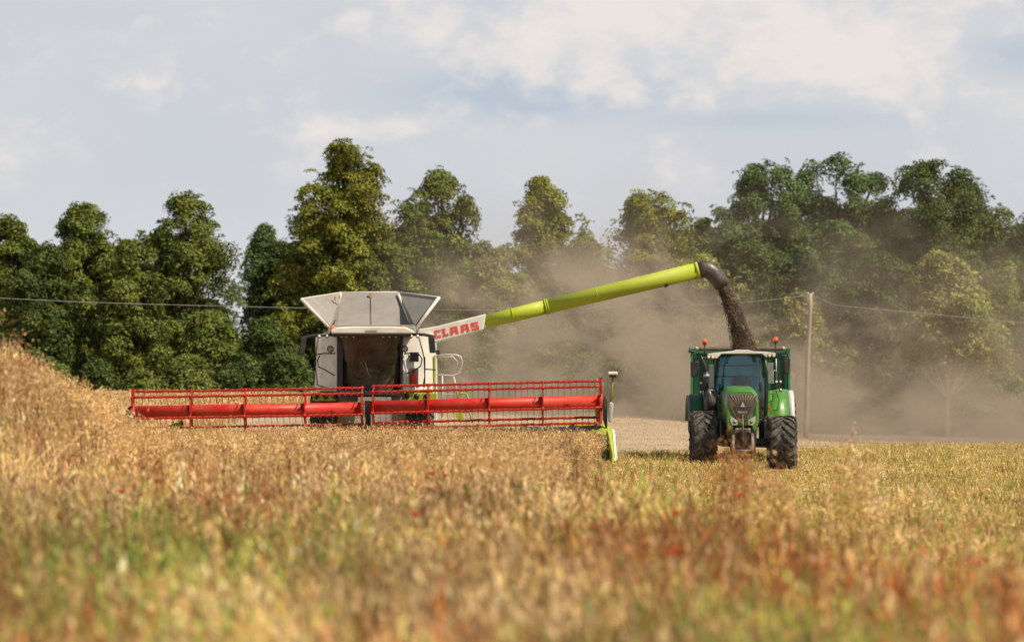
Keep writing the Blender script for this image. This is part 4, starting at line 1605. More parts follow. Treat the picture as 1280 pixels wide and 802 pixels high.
    b.build('divider_shield', white, dv, .015)
    b = MB()
    b.slab([P(767.2, 553, 107.35), P(770.4, 545, 107.35), P(770.8, 556, 107.33), P(767.8, 561, 107.33)], .03)
    b.build('grey_decal', grey, dv)
    b = MB()
    b.prismx([(106.9, .24), (107.2, .85), (108.6, 1.05), (108.6, .35)], XD(752.5), XD(759.5))
    b.build('inner_side_sheet', mat('dark_green_sheet', (.085, .11, .02), .6), dv)  # sheet in dark green, darker than the lime beside it
    b = MB()
    b.box(XD(766), XD(771), 107.0, 108.2, .12, .17)
    b.build('skid', black, dv)
    b = MB()
    b.prism([(X(760.5), PZ(527, Y0)), (X(764.5), PZ(528, Y0)), (X(767), PZ(505, Y0)), (X(764.5), PZ(502, Y0)), (X(761), PZ(503, Y0))], 107.85, 108.15)
    b.build('side_guard', mat('guard_grey', (.40, .40, .40), .5, dust=.3), head, .03)
    b = MB()
    b.prism([(X(753.8), PZ(524, Y0)), (X(759), PZ(540, Y0)), (X(759.5), PZ(500, Y0)), (X(756), PZ(494, Y0)), (X(754), PZ(500, Y0))], 107.95, 108.35)
    b.build('drive_case', mat('dark_green_case', (.045, .05, .02), .6), head, .02)  # case in plain dark green
    b = MB()
    b.tube([P(763.5, 503, Y0), P(765, 486, Y0), P(766, 471, Y0)], .028, 8)
    po = b.build('antenna_post', mat('dull_lime', (.20, .27, .03), .5), head)
    b = MB()
    b.box(X(760), X(772), Y0 - .12, Y0 + .12, PZ(468.2, Y0), PZ(464.3, Y0))
    b.build('antenna_cover', white, po, .02)
    b = MB()
    b.box(X(761.5), X(770.5), Y0 - .10, Y0 + .10, PZ(471.5, Y0), PZ(468.3, Y0))
    b.build('antenna_base', black, po, .01)


cmb = combine()
header(cmb)


# ------------------------------------------------------------------ grain stream
def grain_stream():
    rng = np.random.default_rng(5)
    ya = 115.9
    ctr = [(899, 351, 9), (904, 358, 9.5), (909, 368, 10), (915, 384, 11), (920.5, 400, 11.5), (925, 415, 12), (929, 428, 12.5), (932, 441, 14)]
    pts = np.array(ctr, float)
    t = np.linspace(0, 1, len(pts))

    def at(s):
        return np.interp(s, t, pts[:, 0]), np.interp(s, t, pts[:, 1]), np.interp(s, t, pts[:, 2])
    b = MB()
    # lumpy core
    NS, NA = 90, 26
    vs = []
    for i in range(NS + 1):
        s = i / NS
        cx, cy_, w = at(s)
        for k in range(NA):
            a = 2 * math.pi * k / NA
            r = w * (0.78 + 0.44 * (vnoise(k * 1.0, i * .22, 2.2, 3) - .4) + 0.22 * (vnoise(k * 1., i * .7, 1.0, 9) - .5)) / F * ya
            c = P(cx, cy_, ya)
            vs.append((c.x + r * math.cos(a), c.y + r * math.sin(a) * .8, c.z + r * .25 * math.cos(a)))
    fs = []
    for i in range(NS):
        for k in range(NA):
            a, c = i * NA + k, i * NA + (k + 1) % NA
            fs.append((a, c, c + NA, a + NA))
    b.add(vs, fs, False)
    n = 12000
    s = rng.random(n) ** .85
    cx, cy_, w = at(s)
    ang = rng.uniform(0, 2 * np.pi, n)
    rr = (0.62 + np.abs(rng.normal(0, .20, n)) * (.8 + 1.1 * s ** 2)) * w / F * ya
    for i in range(n):
        c = P(cx[i], cy_[i], ya)
        x, y, z = c.x + rr[i] * math.cos(ang[i]), c.y + rr[i] * math.sin(ang[i]) * .8, c.z + rng.normal(0, .03)
        q = rng.uniform(.004, .010)
        L = q * rng.uniform(1.5, 5)
        b.add([(x - q, y, z), (x, y - q, z), (x + q, y, z), (x, y + q, z), (x - .2 * L, y, z + L), (x + .3 * L, y, z - L)],
              [(0, 1, 4), (1, 2, 4), (2, 3, 4), (3, 0, 4), (1, 0, 5), (2, 1, 5), (3, 2, 5), (0, 3, 5)])
    o = b.build('falling_rapeseed', seed_m, None, loc=(0, 0, 0), kind='stuff')


grain_stream()


# ------------------------------------------------------------------ trailer
def trailer():
    Yt = 117.2
    X = lambda px: PX(px, Yt)
    Z = lambda py: PZ(py, Yt)
    root = thing('grain_trailer', 'dark green high sided grain trailer behind the tractor, being filled with seed', 'trailer', (X(926), 119.5, 0))
    x0, x1 = X(865.5), X(985.5)
    zt, zb = Z(438), 1.15
    b = MB()
    b.box(x0 + .05, x1 - .05, Yt, Yt + .05, zb, zt - .05)
    b.box(x0, x0 + .05, Yt, Yt + 5.6, zb, zt)
    b.box(x1 - .05, x1, Yt, Yt + 5.6, zb, zt)
    b.box(x0 + .05, x1 - .05, Yt + 5.55, Yt + 5.6, zb, zt)
    b.box(x0 + .05, x1 - .05, Yt + .05, Yt + 5.55, zb, zb + .06)
    body = b.build('trailer_body', dgreen, root)
    b = MB()
    for px in (869, 881, 905, 926, 947, 970.5, 982):
        b.box(X(px) - .035, X(px) + .035, Yt - .06, Yt, zb, zt - .07)
    b.build('front_rib', dgreen, body, .008)
    b = MB()
    b.box(x0 - .03, x1 + .03, Yt - .05, Yt + .07, zt - .09, zt - .012)
    b.box(x0 - .045, x0 + .07, Yt - .07, Yt + 5.6, zt - .11, zt + .06)
    b.box(x1 - .07, x1 + .045, Yt - .07, Yt + 5.6, zt - .11, zt + .06)
    b.build('top_rail', mat('rail_green', (.02, .12, .05), .4, dust=.3, dustcol=(.12, .2, .1)), body, .012)
    b = MB()
    b.box(x1 - .02, x1 + .05, Yt - .075, Yt - .0, zb, zt - .1)
    b.box(x0 - .05, x0 + .02, Yt - .075, Yt - .0, zb, zt - .1)
    b.build('corner_post', mat('corner_light_green', (.04, .20, .07), .4), body, .01)
    b = MB()
    pts = [(x0 + .1 + (x1 - x0 - .2) * i / 20, Yt + .12, Z(436) + .01 * math.sin(i * 2.1)) for i in range(21)]
    b.tube(pts, .075, 10)
    rl = b.build('rolled_tarpaulin', tarp, root)
    b = MB()
    for x in (x0 + .12, x1 - .14):
        b.ball((x, Yt + .08, Z(435.5)), .06, n=10, m=6)
    b.build('roll_end', mat('roll_end_tan', (.42, .34, .25), .7), rl)
    b = MB()
    b.tube([(X(861), Yt - .1, Z(439)), (X(868), Yt - .1, Z(439))], .025, 6)
    b.tube([(X(862), Yt - .1, Z(441)), (X(862), Yt - .1, Z(434))], .02, 6)
    b.build('tarpaulin_crank', black, root)
    # load
    N = 24
    vs = []
    for j in range(N + 1):
        for i in range(N + 1):
            x = x0 + .06 + (x1 - x0 - .12) * i / N
            y = Yt + .2 + 5.3 * j / N
            r = math.hypot(x - X(931), (y - 118.2) * .6)
            vs.append((x, y, zt - .32 + .26 * math.exp(-(r / .8) ** 2) + .02 * random.random()))
    b = MB()
    b.add(vs, [(j * (N + 1) + i, j * (N + 1) + i + 1, (j + 1) * (N + 1) + i + 1, (j + 1) * (N + 1) + i) for j in range(N) for i in range(N)], True)
    ld = b.build('rapeseed_load', seed_m, None)
    ld['kind'] = 'stuff'
    b = MB()
    b.box(x0 + .5, x0 + .65, Yt + .1, Yt + 5.5, .95, 1.145)
    b.box(x1 - .65, x1 - .5, Yt + .1, Yt + 5.5, .95, 1.145)
    b.prismx([(Yt - 2.2, .62), (Yt - 2.2, .75), (Yt + .3, 1.1), (Yt + .3, .92)], X(926) - .09, X(926) + .09)
    for y in (Yt + 2.2, Yt + 3.8):
        b.box(x0 + .35, x1 - .35, y - .06, y + .06, .52, .66)
    b.build('chassis', black, root, .01)
    for y in (Yt + 2.2, Yt + 3.8):
        for x in (x0 + .32, x1 - .32):
            wheel(root, (x, y, .58), .6, .5, 18)
    for o in (root, ld):
        o.location.x = PX(926, 119.5)
        o.rotation_euler.z = -math.atan2(926 - 640, F)


trailer()


# ------------------------------------------------------------------ tractor
def tractor():
    root = thing('tractor', 'green tractor with tall tinted cab pulling the grain trailer across the stubble', 'tractor', (PX(928, 111), 111, 0))
    YB = 108.9     # bonnet nose
    YC = 111.2     # cab front
    X, Z = PX, PZ
    # ---- bonnet: sections (y, outline)
    def ring(y, xc, w, zb, zt, sh=.62):
        pts = []
        for u, v in ((-.8, 0), (-.97, .35), (-1.0, .62), (-.95, .86), (-.72, .985), (-.3, 1), (.3, 1), (.72, .985), (.95, .86), (1.0, .62), (.97, .35), (.8, 0)):
            pts.append((xc + u * w, y, zb + (zt - zb) * v))
        return pts
    xc = X(928.5, YB)
    rings = [ring(YB + .06, xc, .33, 1.12, Z(489, YB)), ring(YB + .22, xc, .40, 1.04, Z(486.5, YB)), ring(YB + .8, xc, .43, 1.05, Z(485.5, YB) + .02), ring(YC + .1, xc, .44, 1.1, Z(486, YB) + .09)]
    b = MB()
    n = len(rings[0])
    vs = sum(rings, [])
    fs = []
    for i in range(len(rings) - 1):
        for k in range(n - 1):
            fs.append((i * n + k, i * n + k + 1, (i + 1) * n + k + 1, (i + 1) * n + k))
        fs.append((i * n + n - 1, i * n, (i + 1) * n, (i + 1) * n + n - 1))
    b.add(vs, fs, True)
    b.add(rings[0], [tuple(reversed(range(n)))])
    bon = b.build('bonnet', green, root)
    # green side cheeks running down past the grille
    for s in (-1, 1):
        b = MB()
        b.prism([(xc + s * .33, Z(500, YB)), (xc + s * .40, Z(500, YB)), (xc + s * .41, Z(528, YB)), (xc + s * .30, Z(540, YB)), (xc + s * .24, Z(534, YB)), (xc + s * .31, Z(520, YB))], YB + .02, YB + .5)
        b.build('bonnet_cheek', green, bon, .02)
    # grille: tapered dusty shield with ribs
    b = MB()
    yg = YB
    gp = [(X(910.5, yg), Z(494, yg)), (X(914, yg), Z(492.5, yg)), (X(943, yg), Z(492.5, yg)), (X(945.8, yg), Z(495, yg)), (X(944.8, yg), Z(508, yg)), (X(936, yg), Z(523, yg)), (X(930.5, yg), Z(526, yg)), (X(926, yg), Z(526, yg)), (X(920, yg), Z(522, yg)), (X(911, yg), Z(508, yg))]
    b.prism(gp, yg, yg + .08)
    gr = b.build('grille', grille, bon, .012)
    b = MB()
    for k in range(9):
        u = (k - 4) / 4
        b.tube([(X(928.5 + u * 15.5, yg), yg - .004, Z(493.5, yg)), (X(928.5 + u * 7, yg), yg - .004, Z(505.5, yg))], .009, 5)
    b.build('grille_rib', mat('grille_rib_tan', (.25, .20, .15), .6), gr)
    b = MB()
    b.prism([(X(917, yg), Z(508, yg)), (X(940, yg), Z(508, yg)), (X(934, yg), Z(521, yg)), (X(923, yg), Z(521, yg))], yg - .012, yg - .001)
    b.build('grille_centre', mat('grille_dark', (.045, .033, .025), .5, dust=.3, dustcol=(.12, .09, .06)), gr)
    b = MB()
    b.prism([(X(925.6, yg), Z(508.3, yg)), (X(931.4, yg), Z(508.3, yg)), (X(928.8, yg), Z(502.2, yg)), (X(928.2, yg), Z(502.2, yg))], yg - .03, yg - .013)
    b.build('emblem', silver, gr)
    # wordmark
    fc = bpy.data.curves.new('wordmark', 'FONT')
    fc.body = 'FENDT'
    fc.size = .070
    fc.extrude = .002
    fc.offset = .002
    fc.align_x = 'CENTER'
    fc.space_character = 1.15
    fo = bpy.data.objects.new('wordmark_text', fc)
    COL.objects.link(fo)
    dg = bpy.context.evaluated_depsgraph_get()
    me = bpy.data.meshes.new_from_object(fo.evaluated_get(dg))
    bpy.data.objects.remove(fo)
    me.materials.clear()
    me.materials.append(mat('wordmark_metal', (.42, .38, .33), .5))
    wo = bpy.data.objects.new('wordmark', me)
    COL.objects.link(wo)
    wo.parent = gr
    wo.location = Vector((X(928.5, yg), yg - .018, Z(516.2, yg))) - Vector(root.location)
    wo.rotation_euler = (math.radians(90), 0, 0)
    # headlights
    for s in (-1, 1):
        b = MB()
        q = lambda dx, py: (X(928.5 + s * dx, yg), Z(py, yg))
        b.prism([q(15.5, 519.5), q(6.5, 525.5), q(6.8, 531), q(13, 531.5), q(16, 526)], yg + .0, yg + .12)
        h = b.build('headlight', mat('headlamp_glass', (.50, .48, .42), .15, .3), bon, .01)
        b = MB()
        b.tube([(X(928.5 + s * 10.3, yg), yg - .006, Z(527.3, yg)), (X(928.5 + s * 10.3, yg), yg + .004, Z(527.3, yg))], .045, 14)
        b.build('reflector', mat('lamp_reflector', (.16, .13, .14), .2, .5), h)
    # front linkage and weights below
    b = MB()
    b.prism([(X(914, YB), Z(534, YB)), (X(943, YB), Z(534, YB)), (X(946, YB), Z(545, YB)), (X(944, YB), Z(567, YB)), (X(915, YB), Z(567, YB)), (X(912, YB), Z(545, YB))], YB + .05, YB + .7)
    b.box(X(924, YB), X(933, YB), YB - .15, YB + .1, Z(548, YB), Z(536, YB))
    b.build('front_block', black, root, .02)
    b = MB()
    for px in (917, 940):
        b.tube([P(px, 541, YB + .1), P(px + (-1 if px < 928 else 1), 556, YB - .35), P(px, 566, YB - .5)], .045, 8)
    b.tube([P(917, 563, YB - .45), P(941, 563, YB - .45)], .03, 8)
    b.tube([P(928.5, 518, YB - .03), P(928.5, 545, YB - .2)], [.012, .03], 8)
    b.build('front_linkage', mat('worn_linkage', (.10, .07, .05), .6, dust=.5), root)
    b = MB()
    b.box(X(919, YB), X(938, YB), YB - .02, YB + .05, Z(540, YB), Z(535, YB))
    for px in (921, 928.5, 936):
        b.ball((X(px, YB), YB - .04, Z(536.5, YB)), .035, n=8, m=5)
    b.build('coupling_plate', mat('dull_plate', (.30, .28, .26), .5, .3), root)
    b = MB()
    b.box(X(914, 109.9), X(944, 109.9), 109.2, 113.2, .62, 1.35)
    b.build('engine_block', black, root, .03)
    b = MB()
    b.hexa([(X(893, 110), 109.85, .60), (X(893, 110), 110.15, .60), (X(893, 110), 110.15, .82), (X(893, 110), 109.85, .82)],
           [(X(965, 110), 109.85, .52), (X(965, 110), 110.15, .52), (X(965, 110), 110.15, .76), (X(965, 110), 109.85, .76)])
    b.tube([P(896, 552, 109.9), P(914, 556, 109.9)], .06, 8)
    b.tube([P(944, 556, 109.9), P(964, 552, 109.9)], .06, 8)
    b.build('front_axle', black, root)
    b = MB()
    b.box(X(898, 112), X(908, 112), 110.9, 112.6, .55, 1.25)
    b.build('fuel_tank', black, root, .05)
    b = MB()
    b.box(X(950, 112), X(960, 112), 110.9, 112.6, .55, 1.25)
    b.build('fuel_tank', black, root, .05)
    # ---- wheels
    wheel(root, (X(879, 110), 110.0, .73), .75, .64, 19, steer=.03)
    wheel(root, (X(979.2, 109.7), 109.7, .61), .75, .64, 19, steer=-.12)
    wheel(root, (X(879.5, 113), 113.0, .93), .95, .66, 20)
    wheel(root, (X(977, 113), 113.0, .93), .95, .66, 20)
    # mudguards over the front wheels
    for a0, a1, py in ((862.5, 893.5, 520), (961, 993, 518)):
        b = MB()
        pts = []
        for a in np.linspace(-.38, .95, 13):
            pts.append((110.0 + .86 * math.sin(a), Z(py, 109.2) - .86 + .86 * math.cos(a) - .02))
        outer = pts
        inner = [(y, z - .035) for y, z in reversed(pts)]
        x0, x1 = X(a0, 109.6), X(a1, 109.6)
        k = len(pts)
        vs = [(x0, y, z) for y, z in pts] + [(x1, y, z) for y, z in pts] + [(x0, y, z - .035) for y, z in pts] + [(x1, y, z - .035) for y, z in pts]
        fs = []
        for i in range(k - 1):
            fs += [(i, i + 1, k + i + 1, k + i), (2 * k + i, 3 * k + i, 3 * k + i + 1, 2 * k + i + 1), (i, 2 * k + i, 2 * k + i + 1, i + 1), (k + i, k + i + 1, 3 * k + i + 1, 3 * k + i)]
        fs += [(0, k, 3 * k, 2 * k), (k - 1, 3 * k - 1, 4 * k - 1, 2 * k - 1)]
        b.add(vs, fs, False)
        b.build('front_mudguard', mat('mudguard_dusty', (.05, .045, .04), .5, dust=.8, dustcol=(.22, .18, .14)), root)
        b = MB()
        xi = x1 if a0 < 900 else x0
        xo = xi + (.12 if a0 < 900 else -.12)
        b.tube([(xi, 110, Z(py, 109.2) - .05), (xo, 110, Z(py, 109.2) - .1), (xo, 110, .8)], .025, 7)
        b.build('mudguard_bracket', black, root)
    # rear fenders; left parts use darker copies, shade put into their colour
    for s, x0, x1, yp in ((-1, X(863.5, 112.4), X(884, 112.4), 492), (1, X(961, 112.4), X(985.5, 112.4), 486)):
        def fen(x0, x1, name, m, parent, zoff=0, r=1.05, cap=True):
            b = MB()
            k = 15
            zc_ = Z(yp, 112.3) - r
            pts = [(113.0 + r * math.sin(a), zc_ + r * math.cos(a) + zoff) for a in np.linspace(-1.45, 1.2, k)]
            vs = [(x0, y, z) for y, z in pts] + [(x1, y, z) for y, z in pts] + [(x0, 113.0 + (y - 113.0) * .96, zc_ + (z - zc_) * .96) for y, z in pts] + [(x1, 113.0 + (y - 113.0) * .96, zc_ + (z - zc_) * .96) for y, z in pts]
            fs = []
            for i in range(k - 1):
                fs += [(i, i + 1, k + i + 1, k + i), (2 * k + i, 3 * k + i, 3 * k + i + 1, 2 * k + i + 1), (i, 2 * k + i, 2 * k + i + 1, i + 1), (k + i, k + i + 1, 3 * k + i + 1, 3 * k + i)]
            fs += [(0, k, 3 * k, 2 * k), (k - 1, 3 * k - 1, 4 * k - 1, 2 * k - 1)]
            b.add(vs, fs, True)
            return b.build(name, m, parent)
        f = fen(x0, x1, 'rear_fender', green if s > 0 else mat('shaded_green', (.025, .12, .025), .5, dust=.3, dustcol=(.08, .12, .05)), root)
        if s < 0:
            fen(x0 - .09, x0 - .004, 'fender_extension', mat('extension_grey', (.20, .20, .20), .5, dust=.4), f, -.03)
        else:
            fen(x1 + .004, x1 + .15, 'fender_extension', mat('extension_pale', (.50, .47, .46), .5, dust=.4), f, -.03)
        # inner cheek joining fender and cab
        b = MB()
        xa, xb = (X(880, 112), X(893, 112)) if s < 0 else (X(957, 112), X(966, 112))
        b.prismx([(111.9, 1.25), (111.9, 1.75), (112.3, 2.02), (113.6, 2.02), (113.6, 1.25)], xa, xb)
        b.build('fender_cheek', green if s > 0 else dgreen, f, .02)  # left cheek takes the darker green, shade put into its colour
    b = MB()
    b.tube([P(970, 488, 111.5), P(974, 500, 111.5), P(972, 512, 111.5), P(966, 513, 111.5)], .012, 6)
    b.tube([P(963, 492, 111.5), P(966, 492, 111.5), P(966, 501, 111.5), P(963, 501, 111.5)], .014, 6)
    b.build('fender_handle', black, root)
    b = MB()
    b.box(X(960, 111.4), X(963.5, 111.4), 111.3, 111.42, Z(513, 111.4), Z(509, 111.4))
    b.build('indicator', orange, root, .01)
    # ---- cab
    zt, zb = Z(441, YC), 1.15
    b = MB()
    b.box(X(898, YC), X(956, YC), YC + .1, YC + 1.9, zb - .1, zb + .12)
    cab = b.build('cab', black, root, .02)

    def xw(side, v, y=YC):     # half width of the cab front at height share v (0 bottom, 1 top)
        return np.interp(v, [0, .35, 1], [23.5, 31.5, 24.5]) * side
    # windscreen (curved both ways)
    NX, NZ = 14, 10
    vs = []
    for j in range(NZ + 1):
        v = j / NZ
        for i in range(NX + 1):
            u = i / NX * 2 - 1
            px = 926.5 + (np.interp(v, [0, .3, .6, .93, 1], [30, 32, 32, 28.5, 25])) * u
            y = YC + .26 * u * u + .10 * abs(v - .35)
            vs.append((X(px, YC), y, zb + (Z(442.5, YC) - zb) * v))
    b = MB()
    b.add(vs, [(j * (NX + 1) + i, j * (NX + 1) + i + 1, (j + 1) * (NX + 1) + i + 1, (j + 1) * (NX + 1) + i) for j in range(NZ) for i in range(NX)], True)
    b.build('windscreen', glass_blue, cab)
    # black gasket frame round the screen
    edge = []
    for v in np.linspace(.02, .93, 9):
        edge.append((-1, v))
    fr_pts = []
    for sde in (-1, 1):
        pts = []
        for v in np.linspace(0, .95, 10):
            px = 926.5 + np.interp(v, [0, .3, .6, .93, 1], [30, 32, 32, 28.5, 25]) * sde
            pts.append((X(px, YC), YC + .24 + .10 * abs(v - .35), zb + (Z(442.5, YC) - zb) * v))
        b = MB()
        b.tube(pts, .026, 7)
        b.build('screen_gasket', black, cab)
        pts = [(x + sde * .055, y + .03, z) for x, y, z in pts]
        b = MB()
        b.tube(pts, .034, 7)
        b.build('pillar', green, cab)
    b = MB()
    pts = [(X(926.5 + u * 26.5, YC), YC + .24 * u * u - .02 + .06, Z(442.3 + 2.2 * abs(u) ** 3, YC)) for u in np.linspace(-1, 1, 13)]
    b.tube(pts, .028, 7)
    b.build('screen_gasket', black, cab)
    # side windows, rear window and rear pillars
    for sde in (-1, 1):
        b = MB()
        x = X(926.5 + sde * 34.5, YC)
        b.slab([(x, YC + .35, zb + .3), (x - sde * .05, YC + 1.75, zb + .3), (x - sde * .1, YC + 1.75, zt - .05), (x - sde * .06, YC + .35, zt - .05)], .01)
        b.build('side_window', glass_blue, cab)
    b = MB()
    b.slab([(X(900, YC), YC + 1.85, zb + .3), (X(953, YC), YC + 1.85, zb + .3), (X(951, YC), YC + 1.85, zt - .05), (X(902, YC), YC + 1.85, zt - .05)], .01)
    b.build('rear_window', glass_blue, cab)
    b = MB()
    for px in (897, 956):
        b.tube([(X(px, YC), YC + 1.85, zb), (X(px, YC), YC + 1.85, zt)], .04, 7)
    b.tube([(X(897, YC), YC + 1.86, Z(470, YC)), (X(956, YC), YC + 1.86, Z(470, YC))], .03, 6)
    b.tube([(X(899, YC), YC + 1.8, Z(456, YC)), (X(954, YC), YC + 1.8, Z(456, YC))], .02, 6)
    b.build('rear_frame', black, cab)
    # pale quarter strips left and right of the cab (sky reflection in the side glass, put into the colour)
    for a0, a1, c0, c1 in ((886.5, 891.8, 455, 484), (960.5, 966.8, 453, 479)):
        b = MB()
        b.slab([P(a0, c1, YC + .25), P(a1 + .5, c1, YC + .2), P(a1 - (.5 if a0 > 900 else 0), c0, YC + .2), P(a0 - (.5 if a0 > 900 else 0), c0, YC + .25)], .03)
        b.build('sky_reflection_strip', mat('painted_reflection', (.46, .49, .46), .3), cab)
    # seat, wheel, dashboard inside
    b = MB()
    cx = X(929, 112)
    b.box(cx - .25, cx + .25, 112.1, 112.55, zb + .5, zb + .66)
    b.box(cx - .24, cx + .24, 112.5, 112.66, zb + .66, zb + 1.22)
    b.build('seat', mat('dark_seat', (.02, .022, .03), .8), cab, .06)
    b = MB()
    b.tube([(cx + .2 * math.cos(a), 111.75 + .08 * math.sin(a), zb + .88 + .15 * math.sin(a)) for a in np.linspace(0, 2 * math.pi, 17)], .018, 6, cap=False)
    b.tube([(cx, 111.75, zb + .85), (cx, 111.5, zb + .1)], .06, 8)
    b.box(cx - .2, cx + .2, 111.45, 111.7, zb + .4, zb + .8)
    b.build('steering_column', black, cab, .02)
    # roof
    yr = YC - .1
    b = MB()
    b.prism([(X(884, yr), Z(446, yr)), (X(884.5, yr), Z(442, yr)), (X(900, yr), Z(440, yr)), (X(914, yr), Z(439, yr)), (X(920, yr), Z(437, yr)), (X(935, yr), Z(437, yr)), (X(942, yr), Z(439, yr)), (X(956, yr), Z(439.5, yr)),
             (X(969.5, yr), Z(441, yr)), (X(969.5, yr), Z(445, yr)), (X(958, yr), Z(446.5, yr)), (X(953, yr), Z(442, yr)), (X(902, yr), Z(442, yr)), (X(896, yr), Z(448, yr))], yr, yr + .08)
    b.prism([(X(890, yr), Z(442, yr)), (X(900, yr), Z(440.3, yr)), (X(920, yr), Z(438, yr)), (X(935, yr), Z(438, yr)), (X(956, yr), Z(440.3, yr)), (X(964, yr), Z(442, yr))], yr + .081, yr + 2.0)
    roof = b.build('roof', white, cab, .012)
    # corner work lights
    for px, py in ((885.5, 446.5), (890.5, 446.5), (961.5, 444.5), (966.8, 444.5)):
        b = MB()
        x, z = X(px, yr), Z(py, yr)
        b.tube([(x, yr - .08, z), (x, yr + .02, z)], [.055, .045], 12)
        w = b.build('work_light', black, root)
        b = MB()
        b.tube([(x, yr - .09, z), (x, yr - .079, z)], .040, 12)
        b.build('lens', mat('warm_lens', (.75, .60, .32), .2), w)
    # beacons on posts
    for px, top, bot in ((881, 424.5, 446), (969.7, 422.3, 446)):
        b = MB()
        x = X(px, YC)
        b.tube([(x, YC + .1, Z(bot, YC)), (x, YC + .1, Z(top + 5, YC))], .018, 7)
        b.tube([(x, YC + .1, Z(top + 6, YC)), (x, YC + .1, Z(top + 3.8, YC))], .055, 12)
        be = b.build('beacon', black, root)
        b = MB()
        b.tube([(x, YC + .1, Z(top + 3.8, YC)), (x, YC + .1, Z(top + .8, YC)), (x, YC + .1, Z(top - 1.3, YC))], [.062, .068, .03], 14)
        b.build('beacon_lens', orange, be)
    # mirrors
    for a0, a1, c0, c1, arm in ((863, 873, 451.5, 471, [(886, 447), (874, 446.5), (868, 448), (868, 452)]), (979.5, 988, 447, 467, [(966, 446), (976, 444.5), (983, 444.5), (984, 448)])):
        yy = YC + .05
        b = MB()
        b.tube([P(a, c, yy + .05) for a, c in arm], .022, 7)
        ar = b.build('mirror_arm', black, root)
        b = MB()
        b.prism([(X(a0, yy), Z(c0 + 1, yy)), (X(a0 + 2, yy), Z(c0, yy)), (X(a1 - 1, yy), Z(c0, yy)), (X(a1, yy), Z(c0 + 2, yy)), (X(a1 - .5, yy), Z(c1 - 1, yy)), (X(a1 - 2, yy), Z(c1, yy)), (X(a0 + 2, yy), Z(c1, yy)), (X(a0 + .6, yy), Z(c1 - 2, yy))], yy, yy + .13)
        b.build('mirror_housing', black, ar, .02)
        b = MB()
        b.box(X(a0 + 1.4, yy), X(a1 - 1.4, yy), yy + .131, yy + .14, Z(c1 - 2, yy), Z(c0 + 2, yy))
        b.build('mirror_glass', silver, ar)
    # exhaust on the left
    b = MB()
    ye = YC - .15
    b.tube([P(875.5, 444.5, ye), P(878, 450, ye), P(881.5, 458, ye), P(882.5, 466, ye)], [.035, .04, .045, .05], 10)
    b.tube([P(882.5, 464, ye), P(883, 487, ye)], .068, 12)
    ex = b.build('exhaust_stack', black, root)
    b = MB()
    b.tube([P(883, 467.5, ye), P(883, 471.5, ye)], .085, 12)
    b.build('exhaust_band', mat('band_metal', (.30, .31, .30), .4, .4), ex)
    b = MB()
    b.tube([P(885, 486, ye), P(886.5, 493, ye), P(888, 500, ye), P(888.5, 512, ye)], [.07, .09, .15, .15], 14)
    b.tube([P(883, 487, ye), P(893, 489, ye)], .05, 8)
    b.build('exhaust_muffler', mat('muffler_dusty', (.035, .03, .028), .4, dust=.4, dustcol=(.14, .11, .09)), ex)
    # lamp clusters on side brackets
    for pts, base in (([(876.5, 478.5), (876, 489.5), (880, 484)], (882, 487)), ([(970.5, 477), (975.5, 477), (975.8, 487), (973, 482)], (961, 486.5))):
        b = MB()
        yy = YC - .1
        b.tube([P(base[0], base[1], yy + .08), P(pts[0][0], 485.5, yy + .08)], .03, 7)
        for a, c in pts:
            b.box(X(a - 1.9, yy), X(a + 1.9, yy), yy, yy + .12, Z(c + 2.4, yy), Z(c - 2.4, yy))
        cl = b.build('lamp_cluster', black, root, .01)
        for a, c in pts[:2] + pts[2:3] if base[0] > 900 else pts[:2]:
            b = MB()
            b.tube([(X(a, yy), yy - .014, Z(c, yy)), (X(a, yy), yy - .001, Z(c, yy))], .032, 10)
            b.build('lens', lampm, cl)
    # right hand access rail
    b = MB()
    b.tube([P(970, 448, YC + .3), P(970.5, 477, YC + .3)], .014, 6)
    b.tube([P(966, 463, YC + .3), P(970.3, 463, YC + .3)], .012, 6)
    b.build('access_rail', alu, root)
    # cab lower side panels; left one darker, its shade put into the colour
    b = MB()
    b.box(X(957, YC), X(963, YC), YC + .3, YC + 1.5, Z(520, YC), Z(487, YC))
    b.build('door_panel', green, cab, .02)
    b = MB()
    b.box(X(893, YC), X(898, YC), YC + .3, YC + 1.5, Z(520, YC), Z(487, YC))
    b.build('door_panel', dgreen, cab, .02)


tractor()


# ------------------------------------------------------------------ pole and wires
def pole():
    Y = 235.0
    top, bot = P(1013, 366.5, Y), P(1006.5, 551, Y)
    zg = float(height(bot.x, Y)) - .2
    t = thing('utility_pole', 'weathered wooden utility pole leaning slightly right, standing in the dust right of the tractor', 'utility pole', (bot.x, Y, zg))
    b = MB()
    n = 9
    b.tube([(bot.x + (top.x - bot.x) * i / n + .02 * math.sin(i), Y, zg + (top.z - zg) * i / n) for i in range(n + 1)], [.15 - .045 * i / n for i in range(n + 1)], 10)
    b.build('pole_shaft', pole_m, t)
    b = MB()
    b.box(top.x - .18, top.x + .18, Y - .06, Y + .06, top.z - .20, top.z - .08)
    b.box(top.x - .22, top.x - .02, Y - .14, Y - .06, top.z - .42, top.z - .18)
    b.build('bracket', grey, t, .01)
    for dx in (-.14, .14):
        b = MB()
        b.tube([(top.x + dx, Y, top.z - .08), (top.x + dx, Y, top.z + .0), (top.x + dx, Y, top.z + .06)], [.03, .045, .03], 10)
        b.build('insulator', white, t)
    return top


ptop = pole()


